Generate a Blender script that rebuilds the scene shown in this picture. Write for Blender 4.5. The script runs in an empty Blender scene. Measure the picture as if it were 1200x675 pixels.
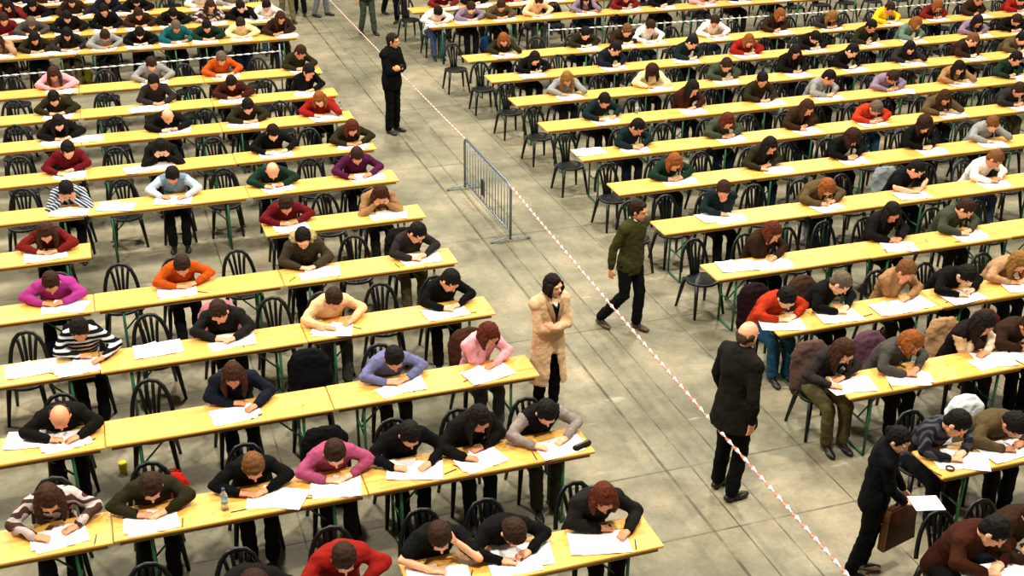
import bpy, math, random
from math import sin, cos, pi, radians as R
from mathutils import Vector as V, Matrix, noise

random.seed(7)
SC = bpy.context.scene
COL = SC.collection

# ------------------------------------------------------------------ camera
S = 1.03
CF, CH, CP, CY, CR = 1431.2, 6.8515 * S, 0.45211, 0.3332, 0.00869
fw = V((sin(CY) * cos(CP), cos(CY) * cos(CP), -sin(CP)))
rt = V((cos(CY), -sin(CY), 0))
up = rt.cross(fw)
rt2 = rt * cos(CR) + up * sin(CR)
up2 = -rt * sin(CR) + up * cos(CR)
CAMLOC = V((0, 0, CH))
cd = bpy.data.cameras.new('camera')
cam = bpy.data.objects.new('camera', cd)
COL.objects.link(cam)
M = Matrix((rt2, up2, -fw)).transposed().to_4x4()
M.translation = CAMLOC
cam.matrix_world = M
cd.sensor_width = 36
cd.lens = CF / 1200 * 36
cd.clip_end = 300
SC.camera = cam


def proj(p):
    v = V(p) - CAMLOC
    z = v.dot(fw)
    return 600 + CF * v.dot(rt2) / z, 337.5 - CF * v.dot(up2) / z


def inv(px, py, z=0.0):
    v = fw * CF + rt2 * (px - 600) - up2 * (py - 337.5)
    t = (CH - z) / -v.z
    return v.x * t, v.y * t


def x_at(px, y, z):
    a, b = -15.0, 40.0
    for _ in range(50):
        m = (a + b) / 2
        if proj((m, y, z))[0] < px:
            a = m
        else:
            b = m
    return (a + b) / 2


# ------------------------------------------------------------------ light
SC.view_settings.view_transform = 'Standard'
SC.view_settings.look = 'None'
SC.view_settings.gamma = 1
SC.view_settings.use_curve_mapping = False
SC.view_settings.exposure = 0.0
w = bpy.data.worlds.new('hall')
SC.world = w
w.use_nodes = True
w.node_tree.nodes['Background'].inputs[0].default_value = (1.0, .93, .80, 1)
w.node_tree.nodes['Background'].inputs[1].default_value = 0.15
LAMP_E = 1650
LAMPS = [(-6, 8), (3, 6), (12, 8), (-8, 19), (1, 18), (10, 17), (20, 20), (-4, 30), (8, 30), (20, 32)]
for lx, ly in LAMPS:
    ld = bpy.data.lights.new('arena_lamp', 'AREA')
    ld.shape = 'DISK'
    ld.size = 1.0
    ld.energy = LAMP_E
    ld.color = (1.0, .93, .80)
    lo = bpy.data.objects.new('arena_lamp', ld)
    lo.location = (lx, ly, 13.0)
    COL.objects.link(lo)


# ------------------------------------------------------------------ materials
def lin(h):
    h = h.lstrip('#')
    c = [int(h[i:i + 2], 16) / 255 for i in (0, 2, 4)]
    return [x / 12.92 if x <= .04045 else ((x + .055) / 1.055) ** 2.4 for x in c] + [1]


MATS = {}


def base_mat(name):
    m = bpy.data.materials.new(name)
    m.use_nodes = True
    nt = m.node_tree
    return m, nt, nt.nodes['Principled BSDF']


def nd(nt, t, **kw):
    n = nt.nodes.new(t)
    for k, v in kw.items():
        setattr(n, k, v)
    return n


def plain(name, hx, rough=.6, spec=.4, var=.12, scale=8, bump=0.0, bscale=40):
    key = (name, hx)
    if key in MATS:
        return MATS[key]
    m, nt, b = base_mat(name)
    L = nt.links.new
    tc = nd(nt, 'ShaderNodeTexCoord')
    n = nd(nt, 'ShaderNodeTexNoise')
    n.inputs['Scale'].default_value = scale
    n.inputs['Detail'].default_value = 3
    L(tc.outputs['Object'], n.inputs['Vector'])
    mx = nd(nt, 'ShaderNodeMixRGB')
    c = lin(hx)
    mx.inputs[1].default_value = [max(0, x * (1 - var)) for x in c[:3]] + [1]
    mx.inputs[2].default_value = [min(1, x * (1 + var)) for x in c[:3]] + [1]
    L(n.outputs['Fac'], mx.inputs[0])
    L(mx.outputs[0], b.inputs['Base Color'])
    b.inputs['Roughness'].default_value = rough
    b.inputs['Specular IOR Level'].default_value = spec
    if bump:
        n2 = nd(nt, 'ShaderNodeTexNoise')
        n2.inputs['Scale'].default_value = bscale
        L(tc.outputs['Object'], n2.inputs['Vector'])
        bp = nd(nt, 'ShaderNodeBump')
        bp.inputs['Strength'].default_value = bump
        bp.inputs['Distance'].default_value = .02
        L(n2.outputs['Fac'], bp.inputs['Height'])
        L(bp.outputs[0], b.inputs['Normal'])
    MATS[key] = m
    return m


def deep(hx, k):
    c = [x * k for x in lin(hx)[:3]]
    c = [x * 12.92 if x <= .0031308 else 1.055 * x ** (1 / 2.4) - .055 for x in c]
    return '#' + ''.join('%02X' % int(round(min(1, x) * 255)) for x in c)


def cloth(hx, pattern=None, hx2='#E8E8E8'):
    lum = sum(lin(hx)[:3]) / 3
    hx = deep(hx, .50 if lum < .45 else .85)
    hx2 = deep(hx2, .75)
    key = ('cloth', hx, pattern, hx2)
    if key in MATS:
        return MATS[key]
    if not pattern:
        m = plain('cloth', hx, .9, .1, .25, 6, .5, 22)
        MATS[key] = m
        return m
    m, nt, b = base_mat('patterned_cloth')
    L = nt.links.new
    tc = nd(nt, 'ShaderNodeTexCoord')
    mx = nd(nt, 'ShaderNodeMixRGB')
    mx.inputs[1].default_value = lin(hx)
    mx.inputs[2].default_value = lin(hx2)
    if pattern in ('stripe', 'check', 'fleck'):
        wv = nd(nt, 'ShaderNodeTexWave')
        wv.bands_direction = 'Z' if pattern == 'stripe' else 'DIAGONAL'
        wv.inputs['Scale'].default_value = {'stripe': 5.5, 'check': 9, 'fleck': 3.2}[pattern]
        wv.inputs['Distortion'].default_value = {'stripe': .6, 'check': .3, 'fleck': 16}[pattern]
        L(tc.outputs['Object'], wv.inputs['Vector'])
        rp = nd(nt, 'ShaderNodeValToRGB')
        rp.color_ramp.elements[0].position = .55
        rp.color_ramp.elements[1].position = .65
        L(wv.outputs['Fac'], rp.inputs[0])
        L(rp.outputs[0], mx.inputs[0])
    L(mx.outputs[0], b.inputs['Base Color'])
    b.inputs['Roughness'].default_value = .9
    b.inputs['Specular IOR Level'].default_value = .1
    MATS[key] = m
    return m


def wood_mat():
    m, nt, b = base_mat('yellow_varnished_wood')
    L = nt.links.new
    tc = nd(nt, 'ShaderNodeTexCoord')
    oi = nd(nt, 'ShaderNodeObjectInfo')
    mp = nd(nt, 'ShaderNodeMapping')
    mp.inputs['Scale'].default_value = (.8, 14, 4)
    add = nd(nt, 'ShaderNodeVectorMath', operation='ADD')
    sc = nd(nt, 'ShaderNodeVectorMath', operation='SCALE')
    cb = nd(nt, 'ShaderNodeCombineXYZ')
    for i in range(3):
        L(oi.outputs['Random'], cb.inputs[i])
    L(cb.outputs[0], sc.inputs[0])
    sc.inputs['Scale'].default_value = 37
    L(tc.outputs['Object'], add.inputs[0])
    L(sc.outputs[0], add.inputs[1])
    L(add.outputs[0], mp.inputs[0])
    n = nd(nt, 'ShaderNodeTexNoise')
    n.inputs['Scale'].default_value = 2.2
    n.inputs['Detail'].default_value = 5
    L(mp.outputs[0], n.inputs['Vector'])
    rp = nd(nt, 'ShaderNodeValToRGB')
    e = rp.color_ramp.elements
    e[0].position = .3
    e[0].color = lin('#CE8F3C')
    e[1].position = .62
    e[1].color = lin('#EDB65A')
    L(n.outputs['Fac'], rp.inputs[0])
    # small dark marks of wear
    n2 = nd(nt, 'ShaderNodeTexNoise')
    n2.inputs['Scale'].default_value = 9
    n2.inputs['Detail'].default_value = 2
    L(add.outputs[0], n2.inputs['Vector'])
    r2 = nd(nt, 'ShaderNodeValToRGB')
    r2.color_ramp.elements[0].position = .69
    r2.color_ramp.elements[1].position = .76
    L(n2.outputs['Fac'], r2.inputs[0])
    mx = nd(nt, 'ShaderNodeMixRGB')
    L(r2.outputs[0], mx.inputs[0])
    L(rp.outputs[0], mx.inputs[1])
    mx.inputs[2].default_value = lin('#A87838')
    hs = nd(nt, 'ShaderNodeHueSaturation')
    mr = nd(nt, 'ShaderNodeMapRange')
    mr.inputs['To Min'].default_value = .9
    mr.inputs['To Max'].default_value = 1.06
    L(oi.outputs['Random'], mr.inputs['Value'])
    L(mr.outputs[0], hs.inputs['Value'])
    L(mx.outputs[0], hs.inputs['Color'])
    L(hs.outputs[0], b.inputs['Base Color'])
    b.inputs['Roughness'].default_value = .42
    b.inputs['Specular IOR Level'].default_value = .35
    return m


JX = [4.87, 5.14, 5.50, 6.40, 9.2, 12.6, 1.2, -2.4]
JY = [5.1, 8.19, 9.24, 12.3, 15.4, 18.5, 21.6, 24.7, 27.8, 30.9]


def floor_mat():
    m, nt, b = base_mat('stained_concrete')
    L = nt.links.new
    tc = nd(nt, 'ShaderNodeTexCoord')
    sx = nd(nt, 'ShaderNodeSeparateXYZ')
    L(tc.outputs['Object'], sx.inputs[0])

    def noise_(scale, det=4, rough=.55, sc=None):
        n = nd(nt, 'ShaderNodeTexNoise')
        n.inputs['Scale'].default_value = scale
        n.inputs['Detail'].default_value = det
        n.inputs['Roughness'].default_value = rough
        if sc:
            mp = nd(nt, 'ShaderNodeMapping')
            mp.inputs['Scale'].default_value = sc
            L(tc.outputs['Object'], mp.inputs[0])
            L(mp.outputs[0], n.inputs['Vector'])
        else:
            L(tc.outputs['Object'], n.inputs['Vector'])
        return n

    def ramp(src, pts):
        r = nd(nt, 'ShaderNodeValToRGB')
        el = r.color_ramp.elements
        el[0].position, el[0].color = pts[0][0], pts[0][1]
        el[1].position, el[1].color = pts[-1][0], pts[-1][1]
        for p, c in pts[1:-1]:
            x = el.new(p)
            x.color = c
        L(src, r.inputs[0])
        return r

    def mixc(f, a, c, mode='MIX'):
        x = nd(nt, 'ShaderNodeMixRGB', blend_type=mode)
        for i, s in ((0, f), (1, a), (2, c)):
            if hasattr(s, 'is_output'):
                L(s, x.inputs[i])
            else:
                x.inputs[i].default_value = s
        return x.outputs[0]

    big = ramp(noise_(.55, 5, .6).outputs['Fac'], [(.30, lin('#5B5946')), (.5, lin('#807B66')), (.68, lin('#9C9078'))])
    mid = ramp(noise_(2.6, 6, .7).outputs['Fac'], [(.32, (.58, .58, .52, 1)), (.65, (1.0, 1.0, 1.0, 1))])
    c = mixc(.8, big.outputs[0], mid.outputs[0], 'MULTIPLY')
    st = ramp(noise_(1.4, 3, .6, (1, .45, 1)).outputs['Fac'], [(.60, (0, 0, 0, 1)), (.72, (1, 1, 1, 1))])
    c = mixc(st.outputs[0], c, mixc(.55, c, lin('#463A26')))
    fine = ramp(noise_(22, 3, .7).outputs['Fac'], [(.35, (.86, .86, .84, 1)), (.6, (1, 1, 1, 1))])
    c = mixc(1.0, c, fine.outputs[0], 'MULTIPLY')
    sp = ramp(noise_(5.0, 2, .5, (.35, 1.6, 1)).outputs['Fac'], [(.70, (0, 0, 0, 1)), (.76, (1, 1, 1, 1))])
    c = mixc(mixc(1.0, sp.outputs[0], (.35, .35, .35, 1), 'MULTIPLY'), c, lin('#B4AE98'))

    # slab joints: thin dark lines at fixed places
    def lines(axis, vals, wd):
        acc = None
        nz = noise_(3.0, 2)
        for v in vals:
            a = nd(nt, 'ShaderNodeMath', operation='SUBTRACT')
            L(sx.outputs[axis], a.inputs[0])
            a.inputs[1].default_value = v
            ab = nd(nt, 'ShaderNodeMath', operation='ABSOLUTE')
            L(a.outputs[0], ab.inputs[0])
            lt = nd(nt, 'ShaderNodeMath', operation='LESS_THAN')
            L(ab.outputs[0], lt.inputs[0])
            lt.inputs[1].default_value = wd if v != 4.87 else wd * 1.9
            if acc is None:
                acc = lt.outputs[0]
            else:
                mxx = nd(nt, 'ShaderNodeMath', operation='MAXIMUM')
                L(acc, mxx.inputs[0])
                L(lt.outputs[0], mxx.inputs[1])
                acc = mxx.outputs[0]
        mu = nd(nt, 'ShaderNodeMath', operation='MULTIPLY')
        L(acc, mu.inputs[0])
        mp = nd(nt, 'ShaderNodeMapRange')
        L(nz.outputs['Fac'], mp.inputs['Value'])
        mp.inputs['From Min'].default_value = .35
        mp.inputs['From Max'].default_value = .6
        mp.inputs['To Min'].default_value = .25
        mp.inputs['To Max'].default_value = .75
        L(mp.outputs[0], mu.inputs[1])
        return mu.outputs[0]
    c = mixc(lines('X', JX, .009), c, lin('#2E291F'))
    c = mixc(lines('Y', JY, .012), c, lin('#3C372B'))
    L(c, b.inputs['Base Color'])
    b.inputs['Roughness'].default_value = .62
    b.inputs['Specular IOR Level'].default_value = .3
    return m


def paper_mat():
    m, nt, b = base_mat('printed_paper')
    L = nt.links.new
    tc = nd(nt, 'ShaderNodeTexCoord')
    wv = nd(nt, 'ShaderNodeTexWave')
    wv.bands_direction = 'Y'
    wv.inputs['Scale'].default_value = 22
    L(tc.outputs['Object'], wv.inputs['Vector'])
    n = nd(nt, 'ShaderNodeTexNoise')
    n.inputs['Scale'].default_value = 9
    L(tc.outputs['Object'], n.inputs['Vector'])
    mu = nd(nt, 'ShaderNodeMath', operation='MULTIPLY')
    L(wv.outputs['Fac'], mu.inputs[0])
    L(n.outputs['Fac'], mu.inputs[1])
    rp = nd(nt, 'ShaderNodeValToRGB')
    rp.color_ramp.elements[0].color = lin('#FBF9F8')
    rp.color_ramp.elements[0].position = .38
    rp.color_ramp.elements[1].color = lin('#D6D2DC')
    rp.color_ramp.elements[1].position = .6
    L(mu.outputs[0], rp.inputs[0])
    L(rp.outputs[0], b.inputs['Base Color'])
    b.inputs['Roughness'].default_value = .7
    return m


def tape_mat(axis):
    m, nt, b = base_mat('red_white_tape')
    L = nt.links.new
    tc = nd(nt, 'ShaderNodeTexCoord')
    sx = nd(nt, 'ShaderNodeSeparateXYZ')
    L(tc.outputs['Object'], sx.inputs[0])
    d = nd(nt, 'ShaderNodeMath', operation='DIVIDE')
    L(sx.outputs[axis], d.inputs[0])
    d.inputs[1].default_value = .155
    f = nd(nt, 'ShaderNodeMath', operation='FRACT')
    L(d.outputs[0], f.inputs[0])
    g = nd(nt, 'ShaderNodeMath', operation='GREATER_THAN')
    L(f.outputs[0], g.inputs[0])
    g.inputs[1].default_value = .58
    mx = nd(nt, 'ShaderNodeMixRGB')
    L(g.outputs[0], mx.inputs[0])
    mx.inputs[1].default_value = lin('#F6EDE6')
    mx.inputs[2].default_value = lin('#B86A58' if axis == 'Y' else '#E6DCD4')
    L(mx.outputs[0], b.inputs['Base Color'])
    b.inputs['Roughness'].default_value = .35
    return m


WOOD = wood_mat()
EDGE = plain('board_edge', '#8A6A34', .6)
GREEN = plain('green_painted_steel', '#1E5A38', .45, .5)
PLAST = plain('dark_green_plastic', '#080B0A', .4, .35, .2)
PAPER = paper_mat()
SKINS = [plain('skin', h, .55, .35, .06) for h in ('#E2A27C', '#D6926A', '#E8B08C', '#C98560')]
EYE = plain('eye_dark', '#1C1410', .3)
LIP = plain('lip', '#B45A4C', .5)
SHOE = plain('shoe_leather', '#1A1613', .45)
STEEL = plain('galvanised_steel', '#6E7686', .35, .6)
STEEL.node_tree.nodes['Principled BSDF'].inputs['Metallic'].default_value = .5


# ------------------------------------------------------------------ mesh tools
class MB:
    def __init__(self):
        self.v, self.f, self.mi = [], [], []

    def loft(self, rings, seg=12, cap=True, mi=0, open_arc=None):
        """rings: list of (centre, a, b) half-axis vectors"""
        base = len(self.v)
        for c, a, b in rings:
            for i in range(seg):
                if open_arc:
                    t = open_arc[0] + (open_arc[1] - open_arc[0]) * i / (seg - 1)
                else:
                    t = 2 * pi * i / seg
                self.v.append(V(c) + V(a) * cos(t) + V(b) * sin(t))
        n = len(rings)
        for r in range(n - 1):
            for i in range(seg if not open_arc else seg - 1):
                j = (i + 1) % seg
                self.f.append((base + r * seg + i, base + r * seg + j, base + (r + 1) * seg + j, base + (r + 1) * seg + i))
                self.mi.append(mi)
        if cap and not open_arc:
            self.f.append(tuple(base + i for i in reversed(range(seg))))
            self.mi.append(mi)
            self.f.append(tuple(base + (n - 1) * seg + i for i in range(seg)))
            self.mi.append(mi)

    def cap(self, p0, p1, r0, r1, seg=10, mi=0):
        p0, p1 = V(p0), V(p1)
        d = p1 - p0
        if d.length < 1e-5:
            d = V((0, 0, 1e-3))
        d.normalize()
        a = d.orthogonal().normalized()
        b = d.cross(a)
        rings = []
        for t in (-88, -60, -30, 0):
            rings.append((p0 + d * r0 * sin(R(t)), a * r0 * cos(R(t)), b * r0 * cos(R(t))))
        for t in (0, 30, 60, 88):
            rings.append((p1 + d * r1 * sin(R(t)), a * r1 * cos(R(t)), b * r1 * cos(R(t))))
        self.loft(rings, seg, mi=mi)

    def chain(self, pts, rs, seg=10, mi=0):
        for i in range(len(pts) - 1):
            self.cap(pts[i], pts[i + 1], rs[i], rs[i + 1], seg, mi)

    def ell(self, c, a, b, d, seg=14, mi=0):
        """ellipsoid with half-axis vectors a, b, d"""
        c, a, b, d = V(c), V(a), V(b), V(d)
        rings = []
        for t in (-88, -70, -50, -28, -9, 9, 28, 50, 70, 88):
            rings.append((c + d * sin(R(t)), a * cos(R(t)), b * cos(R(t))))
        self.loft(rings, seg, mi=mi)

    def tube(self, pts, r, seg=8, mi=0, flat=None):
        pts = [V(p) for p in pts]
        rings = []
        a = None
        for i, p in enumerate(pts):
            d = (pts[min(i + 1, len(pts) - 1)] - pts[max(i - 1, 0)]).normalized()
            if a is None:
                a = d.orthogonal().normalized()
                if flat is not None:
                    a = (V(flat) - d * V(flat).dot(d)).normalized()
            else:
                a = (a - d * a.dot(d)).normalized()
            b = d.cross(a)
            rr = r[i] if isinstance(r, list) else r
            if isinstance(rr, tuple):
                rings.append((p, a * rr[0], b * rr[1]))
            else:
                rings.append((p, a * rr, b * rr))
        self.loft(rings, seg, mi=mi)

    def box(self, c, s, rz=0, mi=0, bev=0.0):
        c = V(c)
        hx, hy, hz = s[0] / 2, s[1] / 2, s[2] / 2
        rot = Matrix.Rotation(rz, 3, 'Z')
        if bev:
            k = min(bev, hz * .9)
            rings = []
            for z, o in ((-hz, k), (-hz + k, 0), (hz - k, 0), (hz, k)):
                rings.append((z, o))
            base = len(self.v)
            for z, o in rings:
                x, y = hx - o, hy - o
                q = bev
                for px, py in ((x, y - q), (x - q, y), (-x + q, y), (-x, y - q), (-x, -y + q), (-x + q, -y), (x - q, -y), (x, -y + q)):
                    self.v.append(c + rot @ V((px, py, z)))
            for r in range(3):
                for i in range(8):
                    j = (i + 1) % 8
                    self.f.append((base + r * 8 + i, base + r * 8 + j, base + r * 8 + 8 + j, base + r * 8 + 8 + i))
                    self.mi.append(mi)
            self.f.append(tuple(base + i for i in reversed(range(8))))
            self.f.append(tuple(base + 24 + i for i in range(8)))
            self.mi += [mi, mi]
            return
        base = len(self.v)
        for z in (-hz, hz):
            for x, y in ((-hx, -hy), (hx, -hy), (hx, hy), (-hx, hy)):
                self.v.append(c + rot @ V((x, y, z)))
        for q in ((3, 2, 1, 0), (4, 5, 6, 7), (0, 1, 5, 4), (1, 2, 6, 5), (2, 3, 7, 6), (3, 0, 4, 7)):
            self.f.append(tuple(base + i for i in q))
            self.mi.append(mi)

    def mesh(self, name, mats, smooth=True):
        me = bpy.data.meshes.new(name)
        me.from_pydata([tuple(v) for v in self.v], [], self.f)
        for m in mats:
            me.materials.append(m)
        for i, p in enumerate(me.polygons):
            p.material_index = self.mi[i]
            p.use_smooth = smooth
        me.update()
        return me


def remesh(mb, name, voxel, smooth=3, mats=(), wrinkle=0.0, wscale=14, seed=0, keep=None):
    me = mb.mesh(name + '_src', [])
    o = bpy.data.objects.new('tmp', me)
    COL.objects.link(o)
    md = o.modifiers.new('r', 'REMESH')
    md.mode = 'VOXEL'
    md.voxel_size = voxel
    md.use_smooth_shade = True
    if smooth:
        s = o.modifiers.new('s', 'SMOOTH')
        s.factor = .5
        s.iterations = smooth
    dg = bpy.context.evaluated_depsgraph_get()

    out = bpy.data.meshes.new_from_object(o.evaluated_get(dg))
    bpy.data.objects.remove(o)
    bpy.data.meshes.remove(me)
    out.name = name
    out.materials.clear()
    for m in mats:
        out.materials.append(m)
    if wrinkle:
        cos_ = [v.co.copy() for v in out.vertices]
        nrm = [v.normal.copy() for v in out.vertices]
        flat = []
        for c, n in zip(cos_, nrm):
            q = c * wscale + V((seed, seed * 2, 0))
            flat += list(c + n * (noise.noise(q) * wrinkle + noise.noise(q * 2.3) * wrinkle * .5))
        out.vertices.foreach_set('co', flat)
        out.update()
    for p in out.polygons:
        p.use_smooth = True
    return out


def link(name, me, parent=None, loc=None, rz=0):
    o = bpy.data.objects.new(name, me)
    COL.objects.link(o)
    if parent:
        o.parent = parent
    if loc is not None:
        o.location = loc
    if rz:
        o.rotation_euler.z = rz
    return o


def tag(o, label, cat, group=None, kind=None):
    if label:
        o['label'] = label
    if cat:
        o['category'] = cat
    if group:
        o['group'] = group
    if kind:
        o['kind'] = kind
    return o


def build(name, mb, mat, parent=None, **kw):
    mats = mat if isinstance(mat, (list, tuple)) else [mat]
    return link(name, mb.mesh(name, mats, kw.pop('smooth', True)), parent, **kw)


def copy_tree(o, parent=None):
    c = o.copy()
    COL.objects.link(c)
    c.parent = parent
    for ch in list(o.children):
        copy_tree(ch, c)
    return c


def empty(name, loc=(0, 0, 0), rz=0):
    return link(name, None, None, loc, rz)


# ------------------------------------------------------------------ setting
mb = MB()
mb.v = [V((-40, -2, 0)), V((60, -2, 0)), V((60, 75, 0)), V((-40, 75, 0)), V((-40, -2, -.2)), V((60, -2, -.2)), V((60, 75, -.2)), V((-40, 75, -.2))]
mb.f = [(0, 1, 2, 3), (7, 6, 5, 4), (4, 5, 1, 0), (5, 6, 2, 1), (6, 7, 3, 2), (7, 4, 0, 3)]
mb.mi = [0] * 6
tag(build('floor', mb, floor_mat(), smooth=False), 'grey green stained concrete hall floor with slab joints', 'floor', kind='structure')

WALLM = plain('hall_wall_paint', '#8C8878', .8)
for nm, c_, s_ in (('wall_left', (-40, 36.5, 7), (.3, 77, 14)), ('wall_right', (60, 36.5, 7), (.3, 77, 14)), ('wall_back', (10, 75, 7), (100, .3, 14)), ('wall_front', (10, -2, 2), (100, .3, 4))):
    mb = MB()
    mb.box(c_, s_)
    tag(build(nm, mb, WALLM, smooth=False), 'plain painted %s wall of the exam hall' % {'wall_left': 'west', 'wall_right': 'east', 'wall_back': 'far end', 'wall_front': 'low near end'}[nm], 'wall', kind='structure')

# ------------------------------------------------------------------ rows (measured front corners)
TZ, TL, TD = .7725, 2.14, .46
LC = [(779, 639), (698, 528.5), (633, 439), (581.5, 367), (537.5, 307), (500, 253.5), (468.5, 211), (442, 174), (416, 139), (397, 111), (378.5, 84.5), (350, 43.5)]
RC = [(1104, 560.5), (996, 467), (912.5, 392.5), (840, 328), (778.5, 274.5), (725.5, 228), (682, 188), (641, 153.5), (605, 123.5), (576, 96), (548.5, 72), (503, 32), (483, 14.5)]
LROW = [inv(x, y, TZ) for x, y in LC]
RROW = [inv(x, y, TZ) for x, y in RC]
for k in range(len(LROW), 17):
    LROW.append((3.85, LROW[11][1] + (k - 11) * 1.47))
for k in range(len(RROW), 14):
    RROW.append((6.64, RROW[12][1] + (k - 12) * 1.45))
RROW.insert(0, (6.66, RROW[0][1] - 1.45))          # the row in front of the photo's lowest one
LNUM = lambda k: k
ORD = 'zeroth first second third fourth fifth sixth seventh eighth ninth tenth eleventh twelfth thirteenth fourteenth fifteenth sixteenth seventeenth eighteenth nineteenth twentieth'.split()
ORD += ['twenty-' + x for x in ORD[1:10]]


def seen(p, mx=25, my=25):
    x, y = proj(p)
    return -mx < x < 1200 + mx and -my < y < 675 + my


# ------------------------------------------------------------------ table
def make_table():
    t = empty('folding_table')
    m = MB()
    m.box((TL / 2, TD / 2, TZ - .014), (TL - .008, TD, .028), bev=.006)
    top = build('tabletop', m, WOOD, t, smooth=False)
    m = MB()
    for y in (.03, TD - .03):
        m.box((TL / 2, y, TZ - .045), (TL - .1, .03, .034))
    build('rail', m, EDGE, top, smooth=False)
    for x in (.30, TL - .30):
        for y in (.05, TD - .05):
            m = MB()
            m.tube([(x, y, TZ - .03), (x, y, .012)], .0155, 8)
            build('leg', m, GREEN, t)
        for z, rr in ((.016, .0155), (.36, .011)):
            m = MB()
            m.tube([(x, .05, z), (x, TD - .05, z)], rr, 8)
            build('crossbar', m, GREEN, t)
        s = 1 if x < 1 else -1
        m = MB()
        m.tube([(x, TD / 2, .36), (x + s * .36, TD / 2, TZ - .03)], .010, 6)
        build('brace', m, GREEN, t)
    return t


def fill_label(o, words):
    o['label'] = words


TAB = None
def place_table(x, y, label, z=0, rz=0):
    global TAB
    if TAB is None:
        TAB = make_table()
        o = TAB
    else:
        o = copy_tree(TAB)
    o.location = (x, y, z)
    o.rotation_euler.z = rz
    tag(o, label, 'table', 'long folding tables set in rows across the hall')
    return o


# ------------------------------------------------------------------ chair (origin on the floor, faces -Y)
SEATZ = .445


def chair_geo():
    """returns dict part -> MB"""
    seat = MB()
    rings = []
    for z, s in ((SEATZ - .035, .93), (SEATZ - .028, 1.0), (SEATZ - .005, 1.0), (SEATZ, .96), (SEATZ - .008, .80)):
        rings.append(((0, -.01, z), (.215 * s, 0, 0), (0, .205 * s, 0)))
    seat.loft(rings, 20)
    back = MB()
    # arch: from the rear corners of the seat up and over
    def arch(u):
        # u in -1..1
        x = .20 * (sin(u * pi / 2) if abs(u) < 1 else u)
        z = SEATZ - .02 + .45 * (max(0, 1 - abs(x / .202) ** 2.6)) ** .5
        return V((x, .17 + (z - SEATZ) * .22, z))
    pts = [arch(u) for u in [-1, -.97, -.92, -.85, -.75, -.62, -.45, -.25, 0, .25, .45, .62, .75, .85, .92, .97, 1]]
    back.tube(pts, (.016, .023), 8, flat=(0, 1, 0))
    for xs, xb in ((-.105, -.05), (-.036, -.018), (.036, .018), (.105, .05)):
        zt = SEATZ - .02 + .45 * (1 - (abs(xs) / .202) ** 2.6) ** .5
        p = []
        for i in range(7):
            t = i / 6
            z = SEATZ - .02 + (zt - SEATZ + .02) * t
            x = xb + (xs - xb) * t ** 1.6
            p.append((x, .17 + (z - SEATZ) * .22, z))
        back.tube(p, (.011, .019), 6, flat=(0, 1, 0))
    legs = []
    for sx, sy in ((-1, -1), (1, -1), (-1, 1), (1, 1)):
        m = MB()
        m.tube([(sx * .165, sy * .14, SEATZ - .02), (sx * .185, sy * .165 + (.01 if sy > 0 else -.01), .25), (sx * .215, sy * .20 + (.02 if sy > 0 else -.02), .0)], [.028, .024, .017], 8)
        legs.append(m)
    return seat, back, legs


CH_FULL = None
CH_FAR = None


def place_chair(x, y, label, group, far=False, rz=0):
    global CH_FULL, CH_FAR
    if far:
        if CH_FAR is None:
            s, b, ls = chair_geo()
            m = MB()
            for q in [s, b] + ls:
                base = len(m.v)
                m.v += q.v
                m.f += [tuple(base + i for i in f) for f in q.f]
                m.mi += q.mi
            CH_FAR = m.mesh('bistro_chair', [PLAST])
        o = link('bistro_chair', CH_FAR)
    else:
        if CH_FULL is None:
            o = empty('bistro_chair')
            s, b, ls = chair_geo()
            build('seat', s, PLAST, o)
            build('backrest', b, PLAST, o)
            for q in ls:
                build('leg', q, PLAST, o)
            CH_FULL = o
        else:
            o = copy_tree(CH_FULL)
    o.location = (x, y, 0)
    o.rotation_euler.z = rz
    tag(o, label, 'chair', group)
    return o


# ------------------------------------------------------------------ people
def ik(s, t, a, b, hint):
    s, t = V(s), V(t)
    d = t - s
    L = d.length
    if L > (a + b) * .985:
        t = s + d * ((a + b) * .985 / L)
        d = t - s
        L = d.length
    u = d / L
    x = (a * a - b * b + L * L) / (2 * L)
    h = math.sqrt(max(0, a * a - x * x))
    hv = V(hint)
    hv = hv - u * hv.dot(u)
    hv.normalize()
    return s + u * x + hv * h, t


def frame(yaw, pitch, roll=0):
    f = V((sin(yaw) * cos(pitch), -cos(yaw) * cos(pitch), -sin(pitch)))
    r = V((cos(yaw), sin(yaw), 0))              # +x side
    u = r.cross(f) * -1
    if u.z < 0 and abs(pitch) < pi / 2:
        u = -u
    if roll:
        r, u = r * cos(roll) + u * sin(roll), u * cos(roll) - r * sin(roll)
    return r, f, u


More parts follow.
